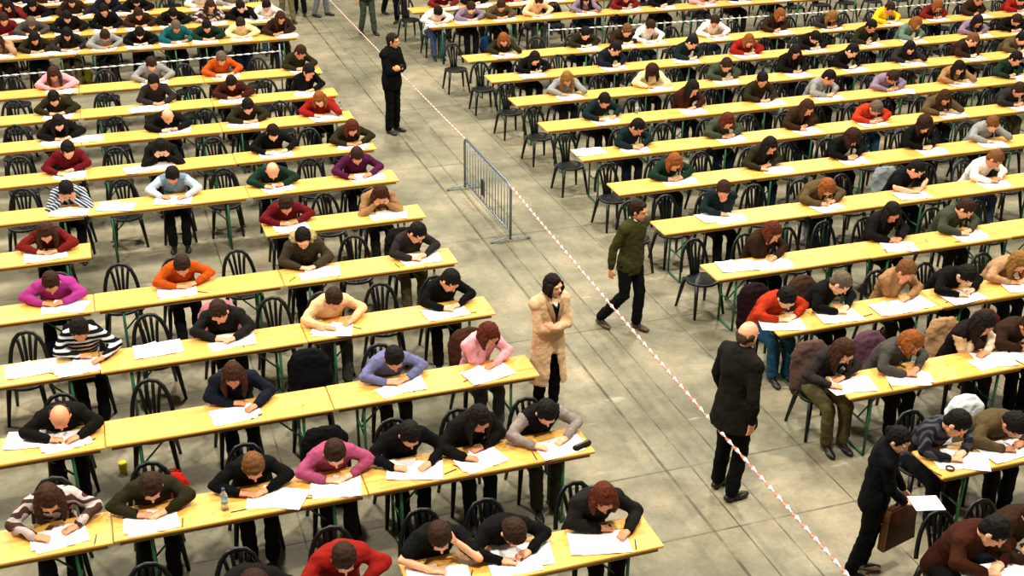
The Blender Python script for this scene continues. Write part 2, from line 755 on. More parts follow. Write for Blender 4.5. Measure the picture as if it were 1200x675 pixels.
def seated(lean1=25, lean2=42, pitch=50, yaw=0, roll=0, rw=(-.10, -.42, .812), lw=(.14, -.40, .812), rh=None, lh=None, twist=0, side=0,
           hint_r=(-.75, .25, -.5), hint_l=(.75, .25, -.5), legs='rest'):
    J = {}
    hip = V((0, .05, .545))
    a1, a2 = R(lean1), R(lean2)
    mid = hip + V((side * .4, -sin(a1), cos(a1))) * .25
    sh = mid + V((side, -sin(a2), cos(a2))) * .25
    J['spine'] = [hip, mid, sh]
    tw = R(twist)
    ax = V((cos(tw), sin(tw), side * -.6)).normalized()
    J['ax'] = ax
    nk = sh + V((0, -sin(a2 + .15), cos(a2 + .15))) * .10
    J['neck'] = nk
    r, f, u = frame(R(yaw), R(pitch), R(roll))
    J['hf'] = (r, f, u)
    J['head'] = nk + u * .092 + f * .035
    J['hs'] = 1.15
    J['shl'] = sh + ax * .160 - V((0, 0, .015))
    J['shr'] = sh - ax * .160 - V((0, 0, .015))
    for s_, w_, h_, hd in (('r', rw, hint_r, rh), ('l', lw, hint_l, lh)):
        tgt = V(w_)
        if hd == 'head':
            tgt = J['head'] + r * (-.10 if s_ == 'r' else .10) + f * .03 - u * .10
        if hd == 'brow':
            tgt = J['head'] + r * (-.08 if s_ == 'r' else .08) + f * .12 - u * .06
        if hd == 'chin':
            tgt = J['head'] + f * .07 - u * .17
        e, t = ik(J['sh' + s_], tgt, .285, .25, h_)
        if hd is None and e.z < .85 and e.y < -.09:
            e.z = .856
        J['el' + s_] = e
        J['wr' + s_] = t
        if hd:
            aim = {'head': J['head'] + r * (-.085 if s_ == 'r' else .085) + u * .05, 'brow': J['head'] + f * .06 + u * .09,
                   'chin': J['head'] + f * .09 - u * .06}[hd]
            J['hd' + s_] = (aim - t).normalized()
            J['pn' + s_] = (J['head'] - (t + aim) / 2).normalized()
        else:
            d = (t - e)
            d = V((d.x * .8 + (.25 if s_ == 'r' else -.25), min(d.y, -.1), 0)).normalized()
            J['hd' + s_] = d
            J['pn' + s_] = V((0, 0, -1))
    kn = {'rest': (.11, -.40, .09, -.42), 'back': (.13, -.36, .10, -.14), 'wide': (.20, -.36, .17, -.30)}[legs]
    for s_, g in (('r', -1), ('l', 1)):
        J['hp' + s_] = hip + V((g * .09, -.02, -.03))
        J['kn' + s_] = V((g * kn[0], kn[1], .50))
        J['an' + s_] = V((g * kn[2], kn[3], .085))
        J['to' + s_] = V((g * (kn[2] + .015), kn[3] - .17, .03))
    J['sit'] = True
    return J


POSES = [
    dict(),
    dict(lean1=20, lean2=33, pitch=42, yaw=14, rw=(-.16, -.45, .812), lw=(.06, -.33, .812), twist=6),
    dict(lean1=26, lean2=40, pitch=48, yaw=-12, roll=8, lh='head', rw=(-.14, -.44, .812), twist=-8),
    dict(lean1=27, lean2=44, pitch=66, yaw=5, rw=(-.12, -.48, .812), lw=(.14, -.44, .812)),
    dict(lean1=14, lean2=25, pitch=38, yaw=-10, rw=(-.08, -.36, .812), lw=(.10, -.36, .812)),
    dict(lean1=26, lean2=42, pitch=55, rh='brow', lh='brow'),
    dict(lean1=22, lean2=36, pitch=52, rw=(-.15, -.47, .812), lw=(.18, -.42, .812), twist=4),
    dict(lean1=18, lean2=30, pitch=40, yaw=22, rh='chin', lw=(.08, -.36, .812), twist=12),
    dict(lean1=22, lean2=36, pitch=46, yaw=28, roll=-10, rw=(-.04, -.46, .812), lw=(.16, -.40, .812), twist=16, side=.05),
]


def mirror(J):
    K = {}
    mx = lambda v: V((-v.x, v.y, v.z))
    for k, v in J.items():
        if k == 'spine':
            K[k] = [mx(q) for q in v]
        elif k == 'hf':
            r, f, u = v
            K[k] = (-mx(r), mx(f), mx(u))
        elif k == 'ax':
            K[k] = -mx(v)
        elif isinstance(v, V):
            kk = k[:-1] + {'l': 'r', 'r': 'l'}[k[-1]] if k[:-1] in ('sh', 'el', 'wr', 'hd', 'pn', 'hp', 'kn', 'an', 'to') else k
            K[kk] = mx(v)
        else:
            K[k] = v
    return K


def hand(m, w, d, pn, curl=.9, fist=False):
    """palm and five bent fingers; d: finger direction, pn: palm normal"""
    w, d, pn = V(w), V(d).normalized(), V(pn)
    pn = (pn - d * pn.dot(d)).normalized()
    s = d.cross(pn).normalized()
    c = w + d * .045
    m.ell(c, s * .040, pn * .018, d * .052, 12)
    m.cap(w - d * .02, w + d * .02, .026, .027)
    for i, (o, L) in enumerate(((-.030, .062), (-.010, .074), (.010, .070), (.029, .056))):
        b0 = w + d * .082 + s * o
        b1 = b0 + d * L * .45 + pn * L * .18 * curl + s * o * .15
        b2 = b1 + d * L * .30 * (1.2 - curl) + pn * L * .34 * curl
        b3 = b2 + d * L * .12 * (1 - curl) + pn * L * .22 * curl - d * L * .10 * curl
        m.chain([b0 - d * .02, b1, b2, b3], [.0095, .0090, .0080, .0070], 8)
    # thumb
    return s


def thumb(m, w, d, pn, sgn, curl=.9):
    w, d, pn = V(w), V(d).normalized(), V(pn)
    pn = (pn - d * pn.dot(d)).normalized()
    s = d.cross(pn).normalized() * sgn
    t0 = w + d * .018 + s * .026
    t1 = w + d * .050 + s * .052 + pn * .014
    t2 = w + d * .080 + s * .046 + pn * .030
    m.chain([t0, t1, t2], [.0135, .0115, .0085], 8)


def head_geo(m, J):
    h = J['head']
    r, f, u = [q * J['hs'] for q in J['hf']]
    m.ell(h + u * .018 - f * .008, r * .076, f * .094, u * .098, 18)          # skull
    m.ell(h - u * .035 + f * .022, r * .060, f * .066, u * .078, 16)          # face
    m.ell(h - u * .092 + f * .050, r * .030, f * .028, u * .024, 12)          # chin
    m.cap(h + f * .084 + u * .006, h + f * .104 - u * .022, .0085, .0125, 8)  # nose
    m.ell(h + f * .076 + u * .024, r * .055, f * .016, u * .012, 12)          # brow
    for g in (-1, 1):
        m.ell(h + r * g * .076 - u * .012 - f * .004, r * .011, f * .019, u * .030, 10)
        m.ell(h + r * g * .030 + f * .077 + u * .004, r * .014, f * .010, u * .0085, 8)
    m.ell(h + f * .085 - u * .053, r * .022, f * .010, u * .009, 8)
    nb = J['spine'][-1]
    m.cap(nb, J['neck'], .062, .056, 12)
    m.cap(J['neck'], h - u * .05 - f * .02, .056, .052, 12)


def torso(m, J, g=0.0, low=0.0, belly=0.0, neck=True):
    """lofted trunk; g grows it for clothing, low extends it downwards"""
    sp = J['spine']
    ax = J['ax']
    axh = V((1, 0, 0)) if not J.get('axh') else J['axh']
    hip, mid, sh = sp
    d1 = (mid - hip).normalized()
    d2 = (sh - mid).normalized()
    rings = []
    def ring(c, d, x, wx, wy):
        b = d.cross(x).normalized()
        a = b.cross(d).normalized()
        rings.append((c, a * (wx + g), b * (wy + g)))
    if low:
        ring(hip - d1 * (.10 + low), d1, axh, .155, .115)
    else:
        ring(hip - d1 * .09, d1, axh, .12, .09)
    ring(hip - d1 * .05, d1, axh, .165, .125)
    ring(hip + d1 * .02, d1, axh, .162, .122)
    ring(hip.lerp(mid, .6), d1, axh.lerp(ax, .5), .138, .108 + belly)
    dm = (d1 + d2).normalized()
    ring(mid, dm, axh.lerp(ax, .7), .142, .110 + belly * .6)
    ring(mid.lerp(sh, .5), d2, ax, .162, .118)
    ring(mid.lerp(sh, .85), d2, ax, .168, .108)
    ring(sh + d2 * .025, d2, ax, .140, .086)
    ring(sh + d2 * .055, d2, ax, .085, .068)
    if neck:
        ring(sh + d2 * .080, d2, ax, .055, .055)
    m.loft(rings, 20)
    for s_ in 'lr':
        m.cap(J['sh' + s_], sh.lerp(J['sh' + s_], .45), .060 + g, .072 + g)


def arm(m, J, s_, g=0.0, short=False, to=.93):
    sh, el, wr = J['sh' + s_], J['el' + s_], J['wr' + s_]
    if short:
        m.chain([sh, sh.lerp(el, .62)], [.060 + g, .056 + g])
        return
    k_ = 0 if g else J.get('slim', .005)
    m.chain([sh, sh.lerp(el, .5), el], [.052 + g - k_, .045 + g - k_, .038 + g - k_])
    if g:
        m.chain([el, el.lerp(wr, .4), el.lerp(wr, to)], [.039 + g, .035 + g, .025 + g])
    else:
        m.chain([el, el.lerp(wr, .3), wr], [.033, .034, .026])


def legs_geo(m, J, g=0.0, body=False):
    for s_ in 'lr':
        hp, kn, an, to = J['hp' + s_], J['kn' + s_], J['an' + s_], J['to' + s_]
        m.chain([hp, hp.lerp(kn, .5), kn], [.086 + g, .072 + g, .056 + g], 12)
        if body:
            m.chain([kn, kn.lerp(an, .35), an], [.052, .054, .036], 12)
            m.cap(an - V((0, 0, .03)), to, .036, .026)
        else:
            m.chain([kn, kn.lerp(an, .4), an.lerp(kn, .04)], [.058 + g * .8, .056 + g, .050 + g], 12)


def hair_geo(J, kind):
    m = MB()
    h = J['head']
    r, f, u = [q * J['hs'] for q in J['hf']]
    if kind == 'bald':
        for g in (-1, 1):
            m.ell(h + r * g * .068 - f * .03 + u * .0, r * .014, f * .045, u * .035, 12)
        m.ell(h - f * .088 - u * .012, r * .060, f * .018, u * .042, 14)
        m.ell(h - f * .06 - u * .035, r * .060, f * .045, u * .035, 14)
        return m
    m.ell(h + u * .030 - f * .020, r * .085, f * .099, u * .101, 18)
    m.ell(h + u * .075 + f * .030, r * .060, f * .045, u * .034, 14)          # fringe
    m.ell(h - u * .02 - f * .050, r * .072, f * .056, u * .070, 14)           # nape
    for g in (-1, 1):
        m.ell(h + r * g * .068 + u * .016 + f * .008, r * .016, f * .028, u * .040, 10)   # sideburns
    dn = V((0, 0, -1))
    if kind in ('long', 'bob', 'curly'):
        L = {'long': .23, 'bob': .12, 'curly': .17}[kind]
        for g in (-1, 1):
            for q, ff in ((.0, .035), (-.03, .0), (-.06, -.045)):
                p0 = h + r * g * (.076 + q * .1) + u * .02 + f * ff
                p1 = p0 + (dn * .5 - u * .5).normalized() * L * .5 + r * g * .012
                p2 = p1 + dn * L * .5 - r * g * .012
                m.chain([p0, p1, p2], [.030, .034, .018], 8)
        p0 = h - f * .06
        m.chain([p0, p0 + (dn * .4 - u * .8).normalized() * L * .6, p0 + (dn * .5 - u * .7).normalized() * L], [.075, .070, .045], 12)
        if kind == 'curly':
            m.ell(h + u * .035 - f * .018, r * .108, f * .112, u * .108, 16)
    if kind == 'tail':
        p0 = h - f * .10 + u * .04
        m.ell(p0, r * .026, f * .026, u * .026, 10)
        m.chain([p0, p0 - f * .05 + dn * .06, p0 - f * .04 + dn * .18], [.026, .032, .012], 8)
    if kind == 'bun':
        m.ell(h - f * .10 + u * .05, r * .042, f * .038, u * .042, 12)
    return m


PM = {}


def pose_J(pi_, mir):
    J = seated(**POSES[pi_])
    return mirror(J) if mir else J


def assign_body(me, J):
    h = J['head']
    r, f, u = J['hf']
    for p in me.polygons:
        c = V(p.center)
        q = c - h
        x, y, z = q.dot(r), q.dot(f), q.dot(u)
        if y > .055:
            if abs(abs(x) - .030) < .013 and abs(z - .004) < .0075:
                p.material_index = 1
            elif abs(x) < .022 and abs(z + .053) < .008:
                p.material_index = 2
        if c.z < .10 and (c - V((J['anl'].x, J['anl'].y, .05))).length < .35 or c.z < .09:
            p.material_index = 3


def meshes(key, J, what, fine=False):
    k = (key, what)
    if k in PM:
        return PM[k]
    if what == 'body':
        m = MB()
        torso(m, J)
        for s_ in 'lr':
            arm(m, J, s_)
            hand(m, J['wr' + s_], J['hd' + s_], J['pn' + s_], J.get('curl', .75))
            sg = 1 if s_ == 'r' else -1
            thumb(m, J['wr' + s_], J['hd' + s_], J['pn' + s_], sg * J.get('th' + s_, 1))
        legs_geo(m, J, body=True)
        head_geo(m, J)
        me = remesh(m, 'person', .0075, 2, [SKINS[0], EYE, LIP, SHOE])
        assign_body(me, J)
    elif what in ('top', 'short', 'jtop', 'coat', 'opencoat'):
        m = MB()
        jk = what in ('jtop', 'coat', 'opencoat')
        torso(m, J, .030 if jk else .018, low=.05)
        for s_ in 'lr':
            arm(m, J, s_, .020 if jk else .015, short=(what == 'short'))
        if jk:      # turned-down collar
            sp_ = J['spine']
            dd = (sp_[2] - sp_[1]).normalized()
            bk = dd.cross(J['ax']).normalized()
            if bk.y < 0:
                bk = -bk
            for q in range(10):
                t = R(-60 + q * 300 / 9 - 90 + 30)
                c = sp_[2] + dd * (.072 - .018 * (sin(t) < -.3)) + J['ax'] * cos(t) * .080 + bk * sin(t) * .074
                m.ell(c, J['ax'] * .026, bk * .022, dd * .032, 8)
        if what in ('coat', 'opencoat'):
            hp = J['spine'][0]
            zb = J['hem']
            for i_ in range(1):
                rings = []
                for q in range(6):
                    t = q / 5
                    z = hp.z + .10 + (zb - hp.z - .10) * t
                    wx, wy = .185 + .045 * t, .145 + .055 * t
                    pts = []
                    a0, a1 = (R(-90 + 22 * t + 3), R(270 - 22 * t - 3)) if what == 'opencoat' else (R(-90 + 2), R(270 - 2))
                    for e in range(22):
                        a = a0 + (a1 - a0) * e / 21
                        pts.append(V((hp.x + wx * cos(a), hp.y + wy * sin(a), z)))
                    for e in range(21, -1, -1):
                        a = a0 + (a1 - a0) * e / 21
                        pts.append(V((hp.x + (wx - .035) * cos(a), hp.y + (wy - .035) * sin(a), z)))
                    rings.append(pts)
                base = len(m.v)
                N = 44
                for pts in rings:
                    m.v += pts
                for r_ in range(5):
                    for e in range(N):
                        m.f.append((base + r_ * N + e, base + r_ * N + (e + 1) % N, base + (r_ + 1) * N + (e + 1) % N, base + (r_ + 1) * N + e))
                        m.mi.append(0)
                for r_ in (0, 5):
                    for e in range(21):
                        m.f.append((base + r_ * N + e, base + r_ * N + e + 1, base + r_ * N + N - 2 - e, base + r_ * N + N - 1 - e))
                        m.mi.append(0)
        nb = J['spine'][-1]
        d2 = (J['spine'][-1] - J['spine'][-2]).normalized()
        m.cap(nb + d2 * .04, nb + d2 * .075, .082, .068, 14)
        me = remesh(m, 'jumper', .013, 2, [SKINS[0], SKINS[0]], wrinkle=.011 if what in ('coat', 'opencoat') else .012, wscale=9 if jk else 12, seed=sum(map(ord, str(key))) % 50)
        sp = J['spine']
        for p in me.polygons:
            c = V(p.center)
            da = min(min((c - J['sh' + s].lerp(J['el' + s], t)).length for t in (.25, .5, .75, 1)) for s in 'lr')
            db = min(min((c - J['el' + s].lerp(J['wr' + s], t)).length for t in (.25, .5, .75, 1)) for s in 'lr')
            dt = min((c - sp[0].lerp(sp[1], t)).length for t in (0, .5, 1))
            dt = min(dt, min((c - sp[1].lerp(sp[2], t)).length for t in (0, .5, 1)) - .05)
            p.material_index = 1 if min(da, db) < dt * .62 else 0
    elif what == 'trousers':
        m = MB()
        legs_geo(m, J, .014)
        hip, mid, _ = J['spine']
        d = (mid - hip).normalized()
        m.ell(hip - V((0, 0, .01)), V((.178, 0, 0)), V((0, .140, 0)), d * .11, 16)
        me = remesh(m, 'trousers', .014, 3, [SKINS[0]], wrinkle=.010, seed=3)
    elif what.startswith('hair_'):
        me = remesh(hair_geo(J, what[5:]), 'hair', .0085, 1, [SKINS[0]], wrinkle=.007, wscale=38, seed=5)
    elif what.startswith('shoe'):
        s_ = what[-1]
        m = MB()
        an, to = J['an' + s_], J['to' + s_]
        d = (to - an)
        d.z = 0
        d.normalize()
        sd = V((-d.y, d.x, 0))
        b = V((an.x, an.y, an.z - .055)) - d * .04
        if J.get('sit') or an.z < .12:
            b.z = .030
        z = b.z
        m.ell(b + d * .03 + V((0, 0, .012)), sd * .040, d * .065, V((0, 0, .036)), 12)
        m.ell(b + d * .15, sd * .046, d * .095, V((0, 0, .030)), 12)
        m.cap(an - V((0, 0, .02)), an + V((0, 0, .02)), .045, .043)
        me = remesh(m, 'shoe', .012, 2, [SHOE])
    PM[k] = me
    return me


def set_mats(o, mats):
    for i, mt in enumerate(mats):
        if i < len(o.material_slots):
            o.material_slots[i].link = 'OBJECT'
            o.material_slots[i].material = mt


HAIR = {  # name: (kind, colour, words)
    'b': ('short', '#3E2616', 'short brown hair'), 'd': ('short', '#17100C', 'short dark hair'), 'k': ('long', '#1C110C', 'long dark hair'),
    'w': ('long', '#4A2A16', 'long brown hair'), 'a': ('bob', '#6A2C16', 'auburn hair'), 'y': ('long', '#A87838', 'blond hair'),
    'o': ('bob', '#A85E28', 'ginger hair'), 'g': ('short', '#7C6A58', 'greying hair'), 'z': ('bald', '#4A3A2C', 'balding head'),
    'c': ('curly', '#3A2014', 'curly brown hair'), 't': ('tail', '#2A1810', 'tied back hair'), 'n': ('short', '#8A5A30', 'light brown hair'),
}
TOPS = {  # name: (torso, sleeve, pattern, second colour, words)
    'red': ('#B0241A', None, None, None, 'red jacket'), 'redorange': ('#D8401E', None, None, None, 'orange red shirt'),
    'dred': ('#7A1620', None, None, None, 'dark red jumper'), 'maroon': ('#6A1A1C', '#8A2420', None, None, 'maroon jumper'),
    'black': ('#0E0D0D', None, None, None, 'black jumper'), 'blackj': ('#16130F', None, None, None, 'black jacket'),
    'bshort': ('#101010', 'SKIN', None, None, 'short-sleeved black shirt'), 'char': ('#25221F', None, None, None, 'charcoal jacket'),
    'olive': ('#33301A', None, None, None, 'olive jumper'), 'khaki': ('#6B5A3A', None, None, None, 'khaki jacket'),
    'pink': ('#E8A0A8', None, None, None, 'pale pink shirt'), 'mauve': ('#CC5E88', None, None, None, 'mauve jumper'),
    'magenta': ('#CC44A4', None, None, None, 'magenta jacket'), 'purple': ('#5E1C4A', None, None, None, 'purple jumper'),
    'orange': ('#E8641A', None, None, None, 'bright orange jumper'), 'cream': ('#E8BE8C', None, None, None, 'cream jumper'),
    'tan': ('#C0905E', None, None, None, 'tan jumper'), 'blue': ('#8A8CBE', None, None, None, 'lavender blue shirt'),
    'lblue': ('#8FB0C8', '#B8CCD8', None, None, 'light blue track top'), 'navy': ('#1C1E2E', None, None, None, 'navy jacket'),
    'dgrey': ('#35302E', None, None, None, 'dark grey jumper'), 'grey': ('#5A5550', None, None, None, 'grey jumper'),
    'brown': ('#3C2618', None, None, None, 'brown jacket'), 'rust': ('#4A2214', None, None, None, 'rust brown jacket'),
    'white': ('#EDE8E0', None, None, None, 'white shirt'), 'pgrey': ('#B4B4B0', None, None, None, 'pale grey jumper'),
    'stripe': ('#15161C', None, 'stripe', '#DADDE2', 'black white striped jumper'),
    'fleck': ('#5A4038', None, 'fleck', '#C8B8B4', 'striped pink grey jumper'),
    'check': ('#3A4258', None, 'check', '#C8D0DC', 'checked shirt'), 'teal': ('#1E6E72', None, None, None, 'teal jacket'),
    'vestw': ('#1E1414', '#E8D0B0', None, None, 'dark vest and cream blouse'), 'vestg': ('#181414', '#B8A8A0', None, None, 'dark vest and grey top'),
    'track': ('#24222A', None, 'fleck', '#48464E', 'pale-lined dark tracksuit'), 'green': ('#1C3A2A', None, None, None, 'dark green jumper'),
    'ggreen': ('#4A5240', None, None, None, 'grey green jacket'), 'mint': ('#7A9A88', None, None, None, 'mint green top'),
    'yellow': ('#F2C21E', None, None, None, 'yellow jumper'), 'lav': ('#A890A8', None, None, None, 'lilac jumper'),
    'lemon': ('#EFE0A0', None, None, None, 'pale lemon shirt'), 'scarf': ('#171514', None, None, None, 'black coat'),
    'beige': ('#D8A87C', None, None, None, 'beige jumper'), 'dteal': ('#182C2E', None, None, None, 'dark teal jumper'),
    'hood': ('#4A4030', None, None, None, 'brown fur-hooded jacket'),
}
BOT = ['#121214', '#1A1A22', '#16202E', '#141414', '#2A2622', '#1E2430']
BOTX = {'redorange': '#2E5A7A', 'dgrey': '#6A5E3C', 'white': '#4A5C80', 'vestg': '#4A463C', 'pink': '#5A5A60', 'blue': '#34302A', 'cream': '#5A5A56'}


def place_person(x, y, top, hair, pose, mir, label, far=False, rz=0, group='students sitting the exam'):
    key = ('p', pose, mir)
    J = pose_J(pose, mir)
    sk = random.choice(SKINS)
    tt = TOPS[top]
    o = link('person', meshes(key, J, 'body'))
    o.location = (x, y, 0)
    o.rotation_euler.z = rz
    set_mats(o, [sk, EYE, LIP, SHOE])
    hk, hc, _ = HAIR[hair]
    hm = plain('hair_strands', deep(hc, .5), .75, .15, .45, 30)
    q = link('hair', meshes(key, J, 'hair_' + hk), o)
    set_mats(q, [hm])
    sl = tt[1]
    q = link('jumper' if 'jumper' in tt[4] else 'jacket' if 'jacket' in tt[4] else 'shirt', meshes(key, J, 'short' if sl == 'SKIN' else 'jtop' if ('jacket' in tt[4] or 'coat' in tt[4]) else 'top'), o)
    cm = cloth(tt[0], tt[2], tt[3] or '#E8E8E8')
    set_mats(q, [cm, cloth(sl) if sl and sl != 'SKIN' else cm])
    q = link('trousers', meshes(key, J, 'trousers'), o)
    set_mats(q, [cloth(BOTX.get(top) or random.choice(BOT))])
    if not far:
        for s_ in 'lr':
            link('shoe', meshes(key, J, 'shoe' + s_), o)
    if top == 'hood':
        m = MB()
        sp_, hd_ = J['spine'], J['neck']
        for i in range(11):
            t = R(-50 + 280 * i / 10)
            m.ell(sp_[2] + V((cos(t) * .125, .02 + sin(t) * .10, .085 + .02 * sin(t))), (.048, 0, 0), (0, .044, 0), (0, 0, .05), 10)
        link('hood', remesh(m, 'hood', .012, 1, [cloth('#C8B878')], wrinkle=.02, wscale=30), o)
    tag(o, label, 'person', group)
    return o


# exam sheets -----------------------------------------------------------
def sheet_mesh(var):
    m = MB()
    rnd = random.Random(var)
    n = 6
    for s in range(2 + var % 2):
        wd, dp = ((.42, .297), (.30, .21), (.21, .297))[(s + var) % 3 if s else (0 if var != 2 else 1)]
        ox, oy, rz = (0, 0, 0) if s == 0 else (rnd.uniform(-.16, .16), rnd.uniform(-.03, .03), rnd.uniform(-.35, .35))
        base = len(m.v)
        for lay in (0, 1):
            for i in range(n + 1):
                for j in range(3):
                    px = (i / n - .5) * wd
                    py = (j / 2 - .5) * dp
                    lift = .006 * abs(i / n - .5) ** 2 * 4 + .0035 * s + .0012
                    X = px * cos(rz) - py * sin(rz) + ox
                    Y = px * sin(rz) + py * cos(rz) + oy
                    m.v.append(V((X, Y, lift + lay * .0012)))
        idx = lambda l, i, j: base + l * (n + 1) * 3 + i * 3 + j
        for i in range(n):
            for j in range(2):
                m.f.append((idx(1, i, j), idx(1, i + 1, j), idx(1, i + 1, j + 1), idx(1, i, j + 1)))
                m.f.append((idx(0, i, j), idx(0, i, j + 1), idx(0, i + 1, j + 1), idx(0, i + 1, j)))
                m.mi += [0, 0]
            for j in (0, 2):
                m.f.append((idx(0, i, j), idx(0, i + 1, j), idx(1, i + 1, j), idx(1, i, j)))
                m.mi.append(0)
        for i in (0, n):
            for j in range(2):
                m.f.append((idx(0, i, j), idx(0, i, j + 1), idx(1, i, j + 1), idx(1, i, j)))
                m.mi.append(0)
    return m.mesh('exam_paper', [PAPER], False)


SHEETS = [sheet_mesh(i) for i in range(4)]


def place_paper(x, y, label, rz=None, var=None):
    o = link('exam_paper', SHEETS[random.randrange(4) if var is None else var], None, (x, y, TZ + .0005), random.uniform(-.3, .3) if rz is None else rz)
    tag(o, label, 'exam paper', 'white exam sheets on the tables')
    return o


PENM = plain('pen_body', '#2A2A34', .3)


def pen_mesh():
    m = MB()
    m.tube([(-.07, 0, 0), (.055, 0, 0)], .0045, 8)
    m.tube([(.055, 0, 0), (.07, 0, 0)], [.0045, .001], 8)
    m.box((-.05, 0, .005), (.035, .002, .002))
    return m.mesh('pen', [PENM])


PEN = pen_mesh()


# draped coat over a chair back: rounded hanging slab with depth ------------
def coat_mesh(var=0):
    m = MB()
    rings = []
    for t in range(9):
        z = .92 - t * .07
        wx = (.14, .20, .225, .23, .235, .235, .24, .24, .22)[t]
        wy = (.04, .065, .07, .075, .08, .08, .085, .09, .07)[t]
        rings.append(((0, .18 + (z - .445) * .22, z), (wx, 0, 0), (0, wy, 0)))
    m.loft(rings, 18)
    return remesh(m, 'coat', .014, 2, [SKINS[0]], wrinkle=.02, wscale=9, seed=var)


COATS = [coat_mesh(0), coat_mesh(7)]


def place_coat(x, y, hx, words, label):
    o = link('coat', COATS[len(label) % 2], None, (x, y, 0), random.uniform(-.08, .08))
    set_mats(o, [cloth(hx)])
    tag(o, label, 'coat', 'coats hung over chair backs')
    return o


# rows of people: (px of the head, top, hair, pose, mirrored)
LP = {
    0: [(703, 'char', 'a', 1, 1), (599, 'black', 'b', 3, 0), (514, 'bshort', 'b', 2, 0), (405, 'red', 'b', 0, 0), (292, 'blackj', 'c', 3, 0), (178, 'dgrey', 'b', 3, 1)],
    1: [(641, 'vestg', 'd', 6, 0), (560, 'blackj', 'k', 1, 0), (479, 'black', 'd', 6, 1), (394, 'mauve', 'b', 0, 0), (297, 'black', 'n', 0, 1), (177, 'olive', 'b', 0, 1), (57, 'fleck', 'w', 6, 0)],
    2: [(570, 'pink', 'a', 7, 0), (461, 'blue', 'd', 0, 0), (272, 'navy', 'w', 1, 1), (68, 'blackj', 'z', 3, 1)],
    3: [(531, 'black', 'd', 8, 0), (388, 'cream', 'b', 6, 0), (254, 'char', 'b', 8, 1), (90, 'stripe', 'd', 1, 1)],
    4: [(489, 'dgrey', 'd', 8, 0), (357, 'hood', 'd', 4, 0), (210, 'orange', 'b', 0, 0), (63, 'magenta', 'b', 0, 1)],
    5: [(447, 'tan', 'w', 5, 0), (336, 'dred', 'b', 0, 0), (56, 'maroon', 'w', 0, 1)],
    6: [(421, 'purple', 'b', 6, 0), (323, 'green', 'z', 3, 0), (205, 'lblue', 'd', 6, 1), (81, 'check', 'd', 5, 0)],
    7: [(412, 'olive', 'a', 0, 0), (320, 'black', 'd', 6, 0), (189, 'blackj', 'k', 5, 0), (80, 'dred', 'd', 1, 0)],
    8: [(376, 'red', 'o', 2, 0), (288, 'olive', 'd', 0, 0), (197, 'blackj', 'z', 3, 0), (66, 'blackj', 'k', 0, 0)],
    9: [(360, 'black', 'd', 7, 0), (273, 'rust', 'd', 0, 0), (179, 'dgrey', 'd', 4, 0), (65, 'olive', 'd', 0, 0)],
    10: [(353, 'olive', 'b', 8, 0), (258, 'orange', 'g', 6, 0), (177, 'pgrey', 'b', 6, 0), (65, 'pink', 'w', 0, 0)],
    11: [(330, 'brown', 'w', 1, 0), (283, 'lemon', 'b', 0, 0), (244, 'green', 'd', 0, 0), (205, 'teal', 'g', 6, 0), (166, 'black', 'd', 3, 0), (121, 'pgrey', 'b', 3, 0), (78, 'dgrey', 'k', 6, 0), (40, 'olive', 'k', 0, 0), (-2, 'beige', 'w', 2, 0)],
    12: [(312, 'white', 'd', 0, 0), (284, 'black', 'd', 2, 0), (247, 'fleck', 'w', 1, 0), (203, 'blackj', 'd', 3, 0), (163, 'brown', 'b', 0, 0), (122, 'black', 'd', 4, 0), (78, 'blackj', 'd', 6, 0), (36, 'grey', 'g', 3, 0), (5, 'dred', 'b', 1, 0)],
    13: [(270, 'pgrey', 'd', 0, 0), (235, 'white', 'd', 0, 0), (160, 'black', 'd', 3, 0), (125, 'navy', 'd', 1, 0), (84, 'brown', 'b', 6, 0), (40, 'black', 'd', 0, 0), (8, 'maroon', 'k', 2, 0)],
    14: [(160, 'dgrey', 'd', 0, 0), (110, 'black', 'b', 1, 0), (60, 'brown', 'd', 3, 0), (15, 'navy', 'd', 0, 0)],
}
